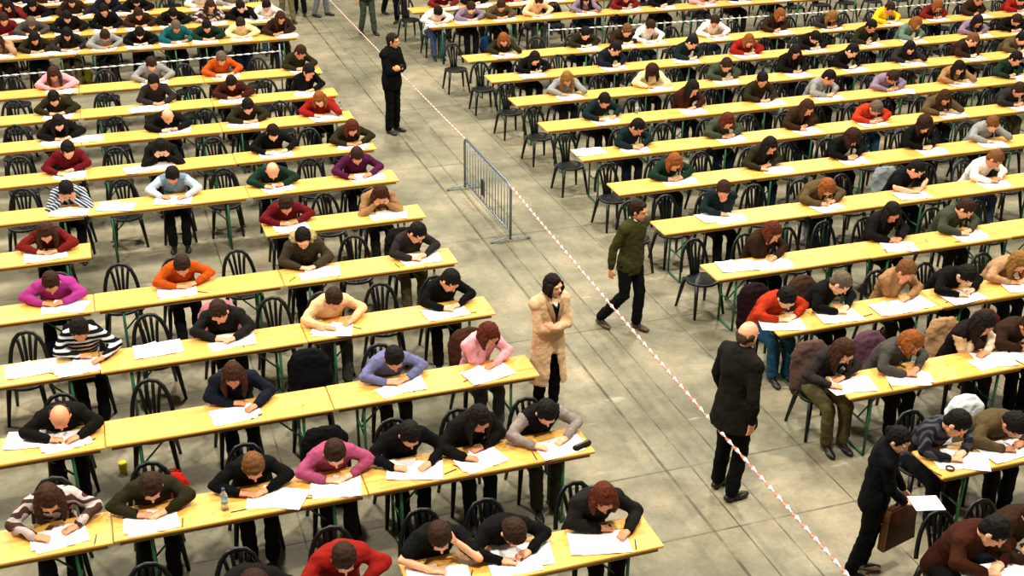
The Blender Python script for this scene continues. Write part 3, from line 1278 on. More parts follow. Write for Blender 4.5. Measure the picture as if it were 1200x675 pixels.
RP = {  # index 0 is the row below the photo's lowest right row
    0: [(1165, 'rust', 'd', 8, 0), (1215, 'brown', 'b', 1, 0)],
    1: [(1122, 'track', 'd', 8, 0), (1188, 'khaki', 'd', 3, 0)],
    2: [(990, 'dgrey', 'w', 1, 0), (1066, 'grey', 'o', 8, 0), (1153, 'vestw', 'k', 7, 0), (1207, 'brown', 'b', 0, 0)],
    3: [(921, 'redorange', 'd', 0, 0), (984, 'black', 'g', 8, 0), (1063, 'tan', 'n', 7, 0), (1128, 'black', 'd', 3, 0), (1196, 'beige', 'y', 0, 0)],
    4: [(903, 'brown', 'a', 7, 0), (1043, 'scarf', 'k', 4, 0), (1133, 'ggreen', 'b', 8, 0)],
    5: [(849, 'dteal', 'b', 7, 1), (970, 'khaki', 'o', 3, 0), (1075, 'bshort', 'd', 8, 0), (1168, 'white', 'n', 8, 0)],
    6: [(791, 'green', 'o', 0, 0), (903, 'olive', 'k', 1, 0), (1000, 'black', 'c', 8, 0), (1081, 'black', 'c', 4, 0), (1163, 'pgrey', 'n', 2, 0)],
    7: [(748, 'dteal', 'd', 8, 0), (851, 'ggreen', 'a', 0, 0), (945, 'brown', 'w', 1, 0), (1027, 'redorange', 'g', 3, 0), (1106, 'khaki', 'w', 2, 0), (1192, 'dgrey', 'b', 0, 0)],
    8: [(706, 'dteal', 'd', 6, 0), (812, 'rust', 'k', 7, 0), (893, 'olive', 'd', 4, 0), (970, 'pgrey', 'd', 8, 0), (1047, 'lav', 'b', 3, 0), (1124, 'tan', 'k', 2, 0), (1190, 'green', 'd', 1, 0)],
    9: [(666, 'pgrey', 'y', 2, 0), (766, 'lemon', 'c', 2, 0), (851, 'ggreen', 'b', 0, 0), (931, 'blackj', 'k', 4, 0), (1001, 'black', 'd', 8, 0), (1068, 'dgrey', 'k', 2, 0), (1140, 'brown', 'n', 8, 0), (1196, 'khaki', 'd', 0, 0)],
    10: [(625, 'black', 'k', 0, 0), (720, 'navy', 'd', 8, 0), (811, 'dteal', 'd', 8, 0), (879, 'red', 'o', 0, 0), (956, 'blackj', 'd', 3, 0), (1020, 'olive', 'd', 1, 0), (1074, 'mint', 'o', 8, 0), (1147, 'lav', 'k', 0, 0), (1193, 'black', 'b', 3, 0)],
    11: [(592, 'olive', 'o', 2, 0), (686, 'olive', 'd', 0, 0), (733, 'brown', 'n', 0, 0), (761, 'white', 'b', 6, 0), (840, 'white', 'b', 6, 0), (914, 'brown', 'o', 1, 0), (975, 'dgrey', 'y', 3, 0), (1041, 'yellow', 'b', 6, 0), (1098, 'maroon', 'o', 0, 0), (1147, 'brown', 'n', 1, 0), (1195, 'red', 'd', 0, 0)],
    12: [(513, 'white', 'd', 3, 0), (550, 'lav', 'b', 0, 0), (588, 'khaki', 'b', 0, 0), (630, 'cream', 'b', 6, 0), (687, 'lav', 'k', 2, 0), (735, 'maroon', 'b', 0, 0), (780, 'black', 'd', 1, 0), (825, 'pink', 'b', 6, 0), (870, 'navy', 'd', 0, 0), (915, 'black', 'd', 3, 0)],
    13: [(520, 'maroon', 'b', 0, 0), (560, 'black', 'd', 1, 0), (605, 'dred', 'd', 0, 0), (650, 'navy', 'b', 6, 0), (700, 'black', 'b', 3, 0)],
}
REXTRA = {4: [817], 5: [738], 6: [713], 7: [664], 8: [628], 9: [594], 10: [563], 11: [531]}   # chairs standing at the row ends
COATED = {('L', 2, 380): ('#0E0E0E', 'black'), ('L', 2, 545): ('#4A2C1C', 'brown'), ('L', 3, 226): ('#E08A96', 'pink'), ('L', 1, 372): ('#0D0D0E', 'black'),
          ('R', 2, 952): ('#6A5048', 'taupe'), ('R', 2, 1118): ('#C89A6C', 'beige'), ('R', 3, 890): ('#241014', 'dark maroon'), ('R', 3, 952): ('#4A3424', 'brown'),
          ('L', 8, 88): ('#0F1410', 'black'), ('L', 7, 212): ('#17170F', 'dark olive'), ('R', 2, 1030): ('#6A4858', 'plum'), ('R', 5, 1045): ('#A0A8A8', 'pale grey'),
          ('L', 4, 465): ('#1A120E', 'dark brown'), ('R', 2, 1185): ('#5A2818', 'russet'), ('L', 3, 66): ('#101010', 'black'), ('R', 1, 1135): ('#D8DCE0', 'pale grey')}
HEADY = {0: -.28, 1: -.22, 2: -.26, 3: -.42, 4: -.12, 5: -.28, 6: -.33, 7: -.2, 8: -.4}
HEADX = {8: .03, 7: 0.0}

# every mesh the figures share is made here, before the hall fills up
for rows_ in (LP, RP):
    for k, pl in rows_.items():
        for px, top, hair, pose, mir in pl:
            J = pose_J(pose, mir)
            key = ('p', pose, mir)
            tt = TOPS[top]
            for wh in ('body', 'hair_' + HAIR[hair][0], 'trousers', 'short' if tt[1] == 'SKIN' else 'jtop' if ('jacket' in tt[4] or 'coat' in tt[4]) else 'top') + (('shoel', 'shoer') if k < 7 else ()):
                meshes(key, J, wh)

# ------------------------------------------------------------------ people on their feet
def standing(yaw=0, pitch=5, roll=0, lean=2, rw=None, lw=None, rd=(0, 0, -1), ld=(0, 0, -1), rp=(1, 0, 0), lp=(-1, 0, 0), kr=(-.09, -.01, .50), kl=(.09, -.01, .50),
             ar=(-.10, .02, .085), al=(.10, .02, .085), toe_r=None, toe_l=None, hem=.62, hr=(-.6, .5, -.3), hl=(.6, .5, -.3), bend=0):
    J = {}
    a, b = R(lean), R(lean + bend)
    hip = V((0, 0, .93))
    mid = hip + V((0, -sin(a), cos(a))) * .235
    sh = mid + V((0, -sin(b), cos(b))) * .235
    J['spine'] = [hip, mid, sh]
    J['ax'] = V((1, 0, 0))
    nk = sh + V((0, -sin(b + .1), cos(b + .1))) * .10
    J['neck'] = nk
    r, f, u = frame(R(yaw), R(pitch), R(roll))
    J['hf'] = (r, f, u)
    J['hs'] = 1.04
    J['head'] = nk + u * .092 + f * .03
    J['shl'] = sh + V((.165, 0, -.02))
    J['shr'] = sh - V((.165, 0, .02))
    for s_, w_, d_, p_, h_ in (('r', rw or (-.24, -.04, .86), rd, rp, hr), ('l', lw or (.24, -.04, .86), ld, lp, hl)):
        e, t = ik(J['sh' + s_], w_, .285, .25, h_)
        J['el' + s_], J['wr' + s_] = e, t
        J['hd' + s_], J['pn' + s_] = V(d_).normalized(), V(p_)
    J['hpr'], J['hpl'] = hip + V((-.085, 0, -.03)), hip + V((.085, 0, -.03))
    J['knr'], J['knl'], J['anr'], J['anl'] = V(kr), V(kl), V(ar), V(al)
    J['tor'] = V(toe_r) if toe_r else J['anr'] + V((-.02, -.17, -.055))
    J['tol'] = V(toe_l) if toe_l else J['anl'] + V((.02, -.17, -.055))
    J['hem'] = hem
    J['curl'] = .5
    return J


def place_standing(x, y, face, J, key, height, upper, uname, ucol, bcol, hair, hcol, label, skin=0, scol=None, group='people standing on the hall floor'):
    key = ('s', key)
    o = link('person', meshes(key, J, 'body'), None, (x, y, 0), face)
    k = height / 1.72
    o.scale = (k, k, k)
    set_mats(o, [SKINS[skin], EYE, LIP, SHOE])
    q = link('hair', meshes(key, J, 'hair_' + hair), o)
    set_mats(q, [plain('hair_strands', deep(hcol, .5), .75, .15, .45, 30)])
    q = link(uname, meshes(key, J, upper), o)
    c = cloth(ucol)
    set_mats(q, [c, c])
    q = link('trousers', meshes(key, J, 'trousers'), o)
    set_mats(q, [cloth(bcol)])
    for s_ in 'lr':
        q = link('shoe', meshes(key, J, 'shoe' + s_), o)
        if scol:
            set_mats(q, [plain('shoe_colour', scol, .5)])
    tag(o, label, 'person', group)
    return o


CROSS = dict(rw=(.04, -.205, 1.12), lw=(-.05, -.235, 1.16), rd=(.8, .55, .25), ld=(-.75, .6, 0), rp=(-.3, 1, 0), lp=(.3, 1, 0), hr=(-.8, .1, -.8), hl=(.8, .1, -.8))
# woman in the long beige coat, arms folded
Jw = standing(yaw=16, pitch=6, hem=.40, **CROSS)
o = place_standing(4.13, 10.74, R(10), Jw, 'beige', 1.66, 'opencoat', 'coat', '#DDB68C', '#0E0C0C', 'bob', '#1E0F0A', 'person in a long beige coat standing with folded arms at the aisle', 2, '#120E0C')
m = MB()
sp = Jw['spine']
rings = []
for t, wx, dy in ((.05, .004, -.150), (.3, .016, -.152), (.6, .032, -.150), (.85, .046, -.140), (1.0, .055, -.118), (1.12, .058, -.090)):
    c = sp[1].lerp(sp[2], t)
    rings.append((c + V((0, dy, 0)), V((wx, 0, 0)), V((0, .014, 0))))
m.loft(rings, 10)
build('sweater', m, cloth('#120C0C'), o)
m = MB()
for t, wx, dy in ((.72, .006, -.163), (.9, .020, -.150), (1.05, .028, -.124)):
    pass
m.loft([(sp[1].lerp(sp[2], .86) + V((0, -.152, 0)), V((.006, 0, 0)), V((0, .008, 0))), (sp[1].lerp(sp[2], 1.0) + V((0, -.130, 0)), V((.026, 0, 0)), V((0, .010, 0))),
        (sp[1].lerp(sp[2], 1.15) + V((0, -.096, 0)), V((.036, 0, 0)), V((0, .012, 0)))], 10)
build('shirt', m, cloth('#E0D8DC'), o)
m = MB()
for g in (-1, 1):
    m.tube([sp[1] + V((g * .012, -.150, -.02)), sp[1].lerp(sp[2], .5) + V((g * .040, -.156, 0)), sp[1].lerp(sp[2], .9) + V((g * .072, -.140, 0)), sp[2] + V((g * .085, -.06, .06))],
           [(.016, .008), (.026, .009), (.030, .009), (.02, .012)], 8, flat=(1, 0, 0))
build('lapel', m, cloth('#CFA274'), o)

# man in the olive jumper, walking
Jg = standing(yaw=14, pitch=8, lean=3, kr=(-.10, -.02, .50), ar=(-.16, .30, .10), toe_r=(-.18, .14, .035), kl=(.09, -.10, .50), al=(.10, -.06, .085),
              rw=(-.27, .06, .87), lw=(.25, .10, .87))
o = place_standing(5.73, 12.2, R(24), Jg, 'olive', 1.74, 'top', 'jumper', '#4C4C24', '#0F1216', 'short', '#33200F', 'person in an olive jumper walking across the aisle', 1, '#5A381C')
m = MB()
sp = Jg['spine']
for g in (-1, 1):
    m.tube([sp[2] + V((g * .062, .02, .085)), sp[2] + V((g * .050, -.055, .070)), sp[2] + V((g * .012, -.088, .030))], [(.022, .008), (.022, .008), (.012, .006)], 8, flat=(0, 0, 1))
build('collar', m, cloth('#D8D4C8'), o)

# balding man in the dark coat, seen from behind
Jc = standing(yaw=6, pitch=12, hem=.74, lean=2, rw=(-.24, .02, .87), lw=(.23, -.10, .88), ld=(-.1, -.5, -.8), hl=(.8, .6, -.3), kr=(-.10, -.03, .50), ar=(-.12, .06, .085))
o = place_standing(5.27, 8.72, R(104), Jc, 'coat', 1.88, 'coat', 'coat', '#24201A', '#0D1013', 'bald', '#5A4636', 'balding person in a dark knee length coat seen from behind', 0)

# man in black with folded arms by the far end of the barrier
Jb = standing(yaw=18, pitch=6, lean=0, **CROSS)
o = place_standing(4.80, 20.42, R(38), Jb, 'black', 1.80, 'jtop', 'jacket', '#0B0B0D', '#0B0B0E', 'short', '#2A1A12', 'person in black standing with folded arms beside the long tape', 1)

# woman in black reading a sheet, carrying a portfolio
Jr = standing(yaw=-34, pitch=28, lean=3, bend=4, rw=(-.08, -.26, .93), rd=(.3, -1, 0), rp=(0, 0, 1), lw=(.18, -.34, .72), ld=(0, -.3, -1), hr=(-.7, .5, -.6),
              kr=(-.09, .03, .50), ar=(-.10, .12, .09), toe_r=(-.10, -.04, .03), kl=(.08, -.04, .50), al=(.08, .02, .085))
o = place_standing(5.84, 7.22, R(58), Jr, 'reader', 1.61, 'top', 'jumper', '#0B0B0D', '#0A0A0C', 'tail', '#120C0A', 'person in black walking while reading a white sheet', 2, '#C8A890')
wr = o.matrix_basis @ (Jr['wrr'] + Jr['hdr'] * .12)
wl = o.matrix_basis @ (Jr['wrl'] + V((0, -.02, -.09)))
WRIST = (V(wr), V(wl))

# figures at the far end whose legs show at the top of the picture
far = [(352, 17, 5.0, '#141416', 'black', '#101010', R(-20)), (376, 19, 0, '#8A8E94', 'grey', '#2A2A30', R(50)), (431, 40, 0, '#4E5848', 'grey green', '#30342A', R(10)),
       (457, 16, 0, '#141218', 'dark', '#301418', R(30)), (470, 28, 0, '#121012', 'very dark', '#1A1214', R(-30)), (337, 26, 0, '#8A8058', 'khaki', '#4A442E', R(0))]
Jf = standing(kl=(.10, -.08, .50), al=(.13, -.10, .085), ar=(-.12, .10, .085))
for px, py, _, bc, bw, uc, fc in far:
    x, y = inv(px, py, 0)
    place_standing(x, y, fc, Jf, 'far', 1.75, 'jtop', 'jacket', uc, bc, 'short', '#2A1A12', f'person in {bw} trousers standing at the far end of the aisle')

# ------------------------------------------------------------------ crowd barrier
def make_barrier(p0, p1, h):
    p0, p1 = V((p0[0], p0[1], 0)), V((p1[0], p1[1], 0))
    d = p1 - p0
    L_ = d.length
    o = empty('crowd_barrier', p0, math.atan2(d.y, d.x))
    m = MB()
    c = .10
    pts = [(0, 0, .03), (0, 0, h - c)] + [(c - c * cos(R(t)), 0, h - c + c * sin(R(t))) for t in (30, 60, 90)] + [(L_ - c + c * sin(R(t)), 0, h - c + c * cos(R(t))) for t in (0, 30, 60, 90)] + [(L_, 0, .03)]
    m.tube(pts, .019, 10)
    build('frame', m, STEEL, o)
    m = MB()
    m.tube([(0, 0, .13), (L_, 0, .13)], .014, 8)
    build('bottom_rail', m, STEEL, o)
    n = 15
    for i in range(1, n + 1):
        x = L_ * i / (n + 1)
        m = MB()
        m.tube([(x, 0, .13), (x, 0, h - .004)], .0068, 6)
        build('bar', m, STEEL, o)
    for x in (0, L_):
        m = MB()
        pts = [(x, y, .015 + .05 * (1 - (abs(y) / .30) ** 2)) for y in (-.30, -.2, -.1, 0, .1, .2, .30)]
        m.tube(pts, (.022, .008), 8, flat=(1, 0, 0))
        build('foot', m, STEEL, o)
    m = MB()
    m.box((L_ * .60, -.014, .33), (.16, .006, .26))
    build('plate', m, plain('dark_plate', '#15171C', .5), o, smooth=False)
    return tag(o, 'grey steel crowd barrier with vertical bars standing in the aisle', 'barrier')


B0, B1 = (5.23, 15.20), (5.21, 17.37)
make_barrier(B0, B1, .85)

# ------------------------------------------------------------------ red and white tape
def tape(pts, axis, label, wd=.018, period=.155, twist=True, name='barrier_tape'):
    pts = [V(p) for p in pts]
    m = MB()
    P = []
    for a, b in zip(pts, pts[1:]):
        n = max(2, int((b - a).length / .02))
        P += [a.lerp(b, i / n) for i in range(n)]
    P.append(pts[-1])
    base = 0
    for i, p in enumerate(P):
        d = (P[min(i + 1, len(P) - 1)] - P[max(i - 1, 0)]).normalized()
        s = d.cross(V((0, 0, 1))).normalized()
        u = s.cross(d)
        q = p.x if axis == 'X' else p.y
        t = (q / period - .29) * pi + pi / 2 if twist else 0
        a = (u * sin(t) + s * cos(t)) * wd
        b = (u * cos(t) - s * sin(t)) * .0035
        m.v += [p + a + b, p - a + b, p - a - b, p + a - b]
    for i in range(len(P) - 1):
        for e in range(4):
            m.f.append((i * 4 + e, i * 4 + (e + 1) % 4, i * 4 + 4 + (e + 1) % 4, i * 4 + 4 + e))
            m.mi.append(0)
    m.f += [(3, 2, 1, 0), tuple(len(m.v) - 4 + e for e in range(4))]
    m.mi += [0, 0]
    o = build(name, m, tape_mat(axis), None)
    return tag(o, label, 'tape', 'red and white tapes closing off the floor')


def sag(a, b, s, n=14):
    a, b = V(a), V(b)
    return [a.lerp(b, i / n) - V((0, 0, s * 4 * (i / n) * (1 - i / n))) for i in range(n + 1)]


tape(sag((B0[0], B0[1], .84), (5.02, 5.2, .84), .05), 'Y', 'red and white tape running along the aisle from barrier to the front')
tape(sag((B1[0], B1[1], .84), (5.0, 34, .9), .04), 'Y', 'red and white tape running from the barrier towards the far end', .012)


def post(x, y, label):
    o = empty('tape_post', (x, y, 0))
    m = MB()
    m.loft([((0, 0, 0), (.16, 0, 0), (0, .16, 0)), ((0, 0, .02), (.16, 0, 0), (0, .16, 0)), ((0, 0, .035), (.05, 0, 0), (0, .05, 0))], 20)
    build('base', m, plain('dark_metal', '#202226', .4), o)
    m = MB()
    m.tube([(0, 0, .02), (0, 0, .96)], .016, 10)
    build('pole', m, STEEL, o)
    tag(o, label, 'post', 'posts holding the tape')


post(5.02, 5.18, 'steel post holding the near end of the long tape')
post(5.0, 34.03, 'steel post holding the far end of the long tape')
tape(sag((-7.5, 23.2, .82), (3.3, 23.45, .82), .03), 'X', 'pale tape stretched in the gap behind the eleventh left-block row', .014)
tape(sag((8.9, 23.45, .82), (24, 23.1, .82), .03), 'X', 'pale tape stretched across the gap in the right-block rows', .014)
for x, y, l in ((3.32, 23.46, 'steel post at the aisle end of the left-block cross tape'), (8.88, 23.46, 'steel post at the aisle end of the right-block cross tape')):
    post(x, y, l)
for x in (-7.5, 24):
    post(x, 23.2 if x < 0 else 23.1, 'steel post at the outer end of the %s-block cross tape' % ('left' if x < 0 else 'right'))

# ------------------------------------------------------------------ loose things
wr, wl = WRIST
m = MB()
m.box((0, 0, 0), (.19, .27, .003))
o = build('paper_sheet', m, PAPER, None, loc=(wr.x + .045, wr.y - .05, wr.z + .014), smooth=False)
o.rotation_euler = (R(4), R(-4), R(80))
tag(o, 'white sheet held by the person in black who is walking', 'paper')


def portfolio():
    o = empty('portfolio_case', (wl.x + .0, wl.y - .0, wl.z - .045))
    m = MB()
    m.box((0, 0, -.23), (.40, .075, .46), bev=.02)
    build('body', m, plain('brown_leather', '#3E1E10', .7, .2, .35, 6), o)
    m = MB()
    m.tube([(.20, 0, -.02), (.20, 0, -.44), (-.20, 0, -.44), (-.20, 0, -.02), (.20, 0, -.02)], (.010, .041), 8, flat=(0, 0, 1))
    build('piping', m, plain('tan_leather', '#8A5A34', .5), o)
    m = MB()
    m.tube([(-.09, 0, -.01), (-.075, 0, .055), (.075, 0, .055), (.09, 0, -.01)], .011, 8)
    build('handle', m, plain('brown_leather', '#3E1E10', .7, .2, .35, 6), o)
    o.rotation_euler = (0, 0, R(15))
    tag(o, 'big brown leather portfolio case carried by the person in black', 'case')


portfolio()


def bag_mesh():
    b = MB()
    b.ell((0, 0, .17), (.16, 0, 0), (0, .11, 0), (0, 0, .19), 14)
    b.box((0, 0, .10), (.28, .19, .18), bev=.03)
    p = MB()
    p.ell((0, -.10, .12), (.11, 0, 0), (0, .05, 0), (0, 0, .10), 12)
    h = MB()
    h.tube([(-.04, .02, .34), (-.03, .02, .40), (.03, .02, .40), (.04, .02, .34)], .010, 6)
    st = []
    for g in (-1, 1):
        q = MB()
        q.tube([(g * .07, .06, .33), (g * .10, .15, .26), (g * .11, .15, .12), (g * .09, .09, .04)], (.020, .006), 8, flat=(1, 0, 0))
        st.append(q)
    return remesh(b, 'body', .012, 4, [SKINS[0]], wrinkle=.015, seed=2), p, h, st


BAGM = bag_mesh()
def bag(x, y, z, hx, label, rz=0, sc=1):
    o = empty('backpack', (x, y, z), rz)
    o.scale = (sc, sc, sc)
    q = link('body', BAGM[0], o)
    c = cloth(hx)
    set_mats(q, [c])
    build('pocket', BAGM[1], c, o)
    build('handle', BAGM[2], c, o)
    for s_ in BAGM[3]:
        build('strap', s_, c, o)
    tag(o, label, 'bag', 'bags left among the rows')


for px, py, z, hx, rz, l in ((955, 458, .0, '#121214', 0, 'black bag on the floor beside the taupe coat'),
                             (1093, 560, .0, '#5A4C3C', 1.0, 'grey brown bag by the end of the second right-block table'),
                             (290, 80, .0, '#1C4A9A', 0, 'blue bag on the floor behind the eleventh left-block row'),
                             (100, 98, .0, '#A8A028', 0, 'yellow green bag on the floor behind the eleventh left-block row'),
                             (570, 60, .0, '#2A66A0', .3, 'blue bag on the floor under the thirteenth right-block row'),
                             (945, 285, .0, '#D8D0DC', .6, 'white bag on the floor behind the fifth right-block row'),
                             (1030, 420, .0, '#7A4A66', .6, 'plum bag on the floor behind the third right-block row'),
                             (400, 585, .0, '#171410', .2, 'dark bag on the floor under the second left-block row')):
    x, y = inv(px, py, z)
    bag(x, y, z, hx, l, rz)
m = MB()
m.loft([((0, 0, 0), (.035, 0, 0), (0, .035, 0)), ((0, 0, .10), (.043, 0, 0), (0, .043, 0)), ((0, 0, .105), (.046, 0, 0), (0, .046, 0)), ((0, 0, .115), (.040, 0, 0), (0, .040, 0))], 16)
x, y = inv(145, 553, 0)
tag(build('paper_cup', m, plain('yellow_card', '#D8D020', .6), None, loc=(x, y, 0)), 'small yellow cup standing on the floor behind the olive jumper sitter', 'cup')


def bottle(x, y, z, label):
    o = empty('water_bottle', (x, y, z))
    m = MB()
    m.loft([((0, 0, zz), (r_, 0, 0), (0, r_, 0)) for zz, r_ in ((0, .028), (.005, .032), (.05, .031), (.09, .029), (.13, .032), (.16, .028), (.185, .013), (.20, .013))], 16)
    g = bpy.data.materials.get('clear_plastic')
    if not g:
        g, nt, b = base_mat('clear_plastic')
        b.inputs['Base Color'].default_value = lin('#C8D4D8')
        b.inputs['Roughness'].default_value = .1
        b.inputs['Transmission Weight'].default_value = .7
        b.inputs['IOR'].default_value = 1.2
    build('body', m, g, o)
    m = MB()
    m.tube([(0, 0, .198), (0, 0, .218)], .015, 10)
    build('cap', m, plain('bottle_cap', '#2A4A6A', .5), o)
    m = MB()
    m.loft([((0, 0, .07), (.0312, 0, 0), (0, .0312, 0)), ((0, 0, .115), (.0312, 0, 0), (0, .0312, 0))], 16)
    build('wrapper', m, plain('bottle_wrapper', '#9AB0B8', .5), o)
    tag(o, label, 'bottle', 'water bottles on the tables')


for px, py, l in ((264, 597, 'small water bottle in front of the black jumper sitter with light brown hair'), (399, 134, 'clear water bottle at the aisle end of the ninth left-block row'),
                  (746, 133, 'clear water bottle between the sitters of the ninth right-block row'), (238, 583, 'water bottle lying beside sheets in the second left-block row')):
    if 'lying' in l:
        continue
    x, y = inv(px, py, TZ)
    bottle(x, y, TZ, l)


def soft_case(px, py, hx, label, rz, L_=.20, W_=.07, H_=.045):
    x, y = inv(px, py, TZ)
    o = empty('pencil_case', (x, y, TZ), rz)
    m = MB()
    m.tube([(-L_ / 2, 0, H_ / 2), (-L_ * .42, 0, H_ / 2), (L_ * .42, 0, H_ / 2), (L_ / 2, 0, H_ / 2)], [(W_ * .3, H_ * .3), (W_ / 2, H_ / 2), (W_ / 2, H_ / 2), (W_ * .3, H_ * .3)], 14, flat=(0, 1, 0))
    build('body', m, cloth(hx), o)
    m = MB()
    m.tube([(-L_ * .4, 0, H_ * .98), (L_ * .4, 0, H_ * .98)], .004, 6)
    build('zip', m, plain('zip_metal', '#8A8678', .4), o)
    tag(o, label, 'pencil case', 'pencil cases on the tables')


soft_case(682, 524, '#1E2414', 'dark pencil case at the aisle end of the second left-block row', .35)
soft_case(706, 622, '#5A2A14', 'brown pencil case before the sitter in the charcoal jacket', .2, .16, .08)
soft_case(303, 212, '#D87A28', 'orange pencil case beside the balding sitter in the dark green jumper', -.5, .24, .09)
m = MB()
for i in range(24):
    pass
m.tube([(.035 * cos(2 * pi * i / 20), .035 * sin(2 * pi * i / 20), .012) for i in range(21)], (.012, .008), 8, flat=(0, 0, 1))
x, y = inv(1113, 550, TZ)
tag(build('bracelet', m, plain('brown_wood', '#4A2412', .4), None, loc=(x, y, TZ)), 'round brown bracelet lying at the corner of the second right-block table', 'bracelet')

# ------------------------------------------------------------------ tables set in rows
for k, (ex, ey) in enumerate(LROW[:15]):
    j = 0
    n = 0
    while True:
        x0 = ex - TL * (j + 1)
        if proj((x0 + TL, ey + TD, TZ))[0] < -5 or j > 9:
            break
        jit = 0 if j == 0 else random.uniform(-.014, .014)
        yy = ey + jit
        ok = any(seen((x0 + TL * f, yy, TZ), 5, 5) for f in (0, .25, .5, .75, 1))
        if k == 5 and j == 1:
            ok = False
        if k == 5 and j >= 2:
            yy = inv(110, 300.5, TZ)[1]
        if ok:
            n += 1
            place_table(x0, yy, f'yellow folding table, {ORD[n]} from the aisle in the {ORD[k + 1]} left-block row', rz=random.uniform(-.002, .002))
        j += 1
for k, (ex, ey) in enumerate(RROW[:14]):
    n = 0
    for j in range(0, 14):
        x0 = ex + TL * j
        yy = ey + (0 if j == 0 else random.uniform(-.014, .014))
        if any(seen((x0 + TL * f, yy + dy, TZ), 5, 5) for f in (0, .25, .5, .75, 1) for dy in (0, TD)):
            n += 1
            place_table(x0, yy, f'yellow folding table, {ORD[n]} from the aisle in the {ORD[k + 1]} right-block row', rz=random.uniform(-.002, .002))


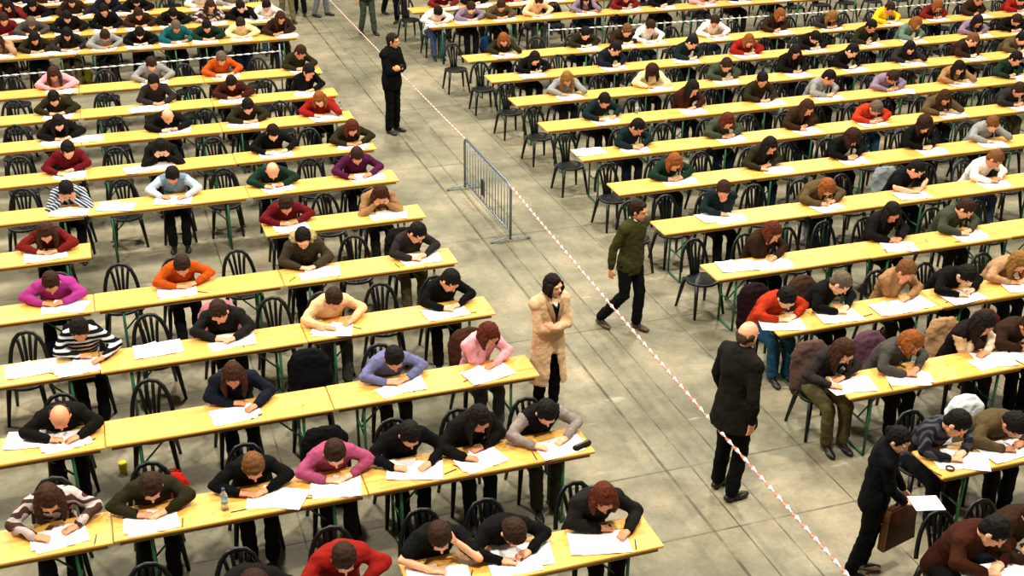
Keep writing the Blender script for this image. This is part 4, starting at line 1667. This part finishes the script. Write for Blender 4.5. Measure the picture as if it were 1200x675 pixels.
nP = nC = 0
for side, rows, plist in (('L', LROW, LP), ('R', RROW, RP)):
    blk = 'left-block' if side == 'L' else 'right-block'
    for k, pl in plist.items():
        ex, ey = rows[k]
        tback = ey + TD
        py = tback + .21
        if side == 'L':
            rowphrase = f'{ORD[k + 1]} {blk} row'
        else:
            rowphrase = f'{ORD[k + 1]} {blk} row'
        far = k >= 7
        xs = []
        pos = []
        for px, top, hair, pose, mir in pl:
            J = pose_J(pose, mir)
            hx = x_at(px, py + J['head'].y, J['head'].z) - J['head'].x
            pos.append(hx)
        order = sorted(range(len(pl)), key=lambda i: -pos[i] if side == 'L' else pos[i])
        rank = {i: n + 1 for n, i in enumerate(order)}
        for i, (px, top, hair, pose, mir) in enumerate(pl):
            x = pos[i]
            yy = py + random.uniform(-.02, .03)
            rz = random.uniform(-.10, .10)
            nth = ORD[rank[i]]
            place_person(x, yy, top, hair, pose, mir, f'person in {TOPS[top][4]}, {HAIR[hair][2]}, {nth} from aisle, {rowphrase}', far, rz)
            place_chair(x, yy - .0, f'dark plastic chair under the {nth} sitter from the aisle, {rowphrase}', 'dark plastic chairs under students', far, rz)
            xs.append(x)
            nP += 1
            # exam sheets in front of the sitter
            sx = x + random.uniform(-.06, .06)
            place_paper(sx, ey + .17 + random.uniform(-.01, .03), f'white exam sheets before the {nth} sitter from the aisle, {rowphrase}')
            if k < 5:
                o = link('pen', PEN, None, (sx + random.uniform(.2, .3) * random.choice((-1, 1)), ey + random.uniform(.06, .14), TZ + .005), random.uniform(0, 6.28))
                tag(o, f'dark pen beside the sheets of the {nth} sitter from aisle, {rowphrase}', 'pen', 'pens on the tables')
        cy = tback + .24
        for px in (REXTRA.get(k, []) if side == 'R' else []):
            xs.append(('c', x_at(px, cy + .2, .8)))
        solid = sorted([q for q in xs if not isinstance(q, tuple)] + [q[1] for q in xs if isinstance(q, tuple)])
        new = [q[1] for q in xs if isinstance(q, tuple)]
        ends = (min(solid), max(solid))
        if side == 'L':
            lim = x_at(-30, cy, .5)
            chain_ = [lim - .7] + solid + [ex + .22]
        else:
            chain_ = [ex - .55] + solid + [x_at(1230, cy, .5) + .5]
        for a, b in zip(chain_, chain_[1:]):
            n = int(round((b - a) / .713)) - 1
            for q in range(n):
                new.append(a + (b - a) * (q + 1) / (n + 1))
        new = [x for x in new if seen((x, cy, .6), 12, 20) and not (side == 'L' and k == 5 and -.45 < x < 1.70)]
        new.sort(key=lambda v: -v if side == 'L' else v)
        for n, x in enumerate(new):
            place_chair(x, cy + random.uniform(-.03, .05), f'empty dark plastic chair, {ORD[n + 1]} empty one from the aisle, {rowphrase}', 'empty dark plastic chairs', far, random.uniform(-.18, .18))
            nC += 1
        for (s_, kk, px), (hx, cw) in COATED.items():
            if s_ == side and kk == k:
                allx = solid + new
                x = x_at(px, cy + .22, .8)
                x = min(allx, key=lambda v: abs(v - x))
                place_coat(x, cy - .0 if x in new else py + .02, hx, cw, f'{cw} coat draped over a chair back in the {rowphrase}')
for side, k, px, py, l in (('L', 3, 190, 409, 'blank white sheets on an empty place in the fourth left-block row'), ('L', 0, 617, 650, 'white sheets lying before the bowed sitter in the first left-block row'),
                       ('R', 4, 868, 312, 'white sheets at the aisle end of the fifth right-block row'), ('L', 6, 140, 246, 'white sheets on an empty place in the seventh left-block row'),
                       ('R', 5, 840, 253, 'white sheets near the dark teal sitter in the sixth right-block row'), ('R', 7, 693, 178, 'white sheets at the aisle end of the eighth right-block row'),
                       ('L', 7, 170, 200, 'white sheets on an empty place in the eighth left-block row'), ('L', 9, 172, 128, 'white sheets on an empty place in the tenth left-block row'),
                       ('R', 3, 1060, 368, 'loose white sheets beside the tan jumper in the fourth right-block row'), ('L', 8, 105, 163, 'white sheets on an empty place in the ninth left-block row'),
                       ('L', 2, 45, 510, 'white sheets beside the balding sitter in the third left-block row'), ('L', 3, 42, 432, 'white sheets beside the striped jumper in the fourth left-block row')):
    x, y = inv(px, py, TZ)
    rows = LROW if side == 'L' else RROW
    y = min(max(y, rows[k][1] + .16), rows[k][1] + .32)
    place_paper(x, y, l, var=1)
chairs_ = [o for o in COL.objects if o.name.startswith('bistro_chair')]
for g in [o for o in COL.objects if o.name.split('.')[0] == 'coat' and o.parent is None]:
    c = min(chairs_, key=lambda q: (q.location - g.location).length)
    g.location = c.location.copy()
    g.rotation_euler.z = c.rotation_euler.z
ol = next(o for o in COL.objects if o.get('label', '').startswith('person in olive jumper') and 'second left-block row' in o['label'])
bag(ol.location.x + .20, ol.location.y + .33, .40, '#D82418', 'red bag hanging on the chair back of the sitter in the olive jumper', .2, .8)
print('PEOPLE', nP, 'EMPTY CHAIRS', nC)
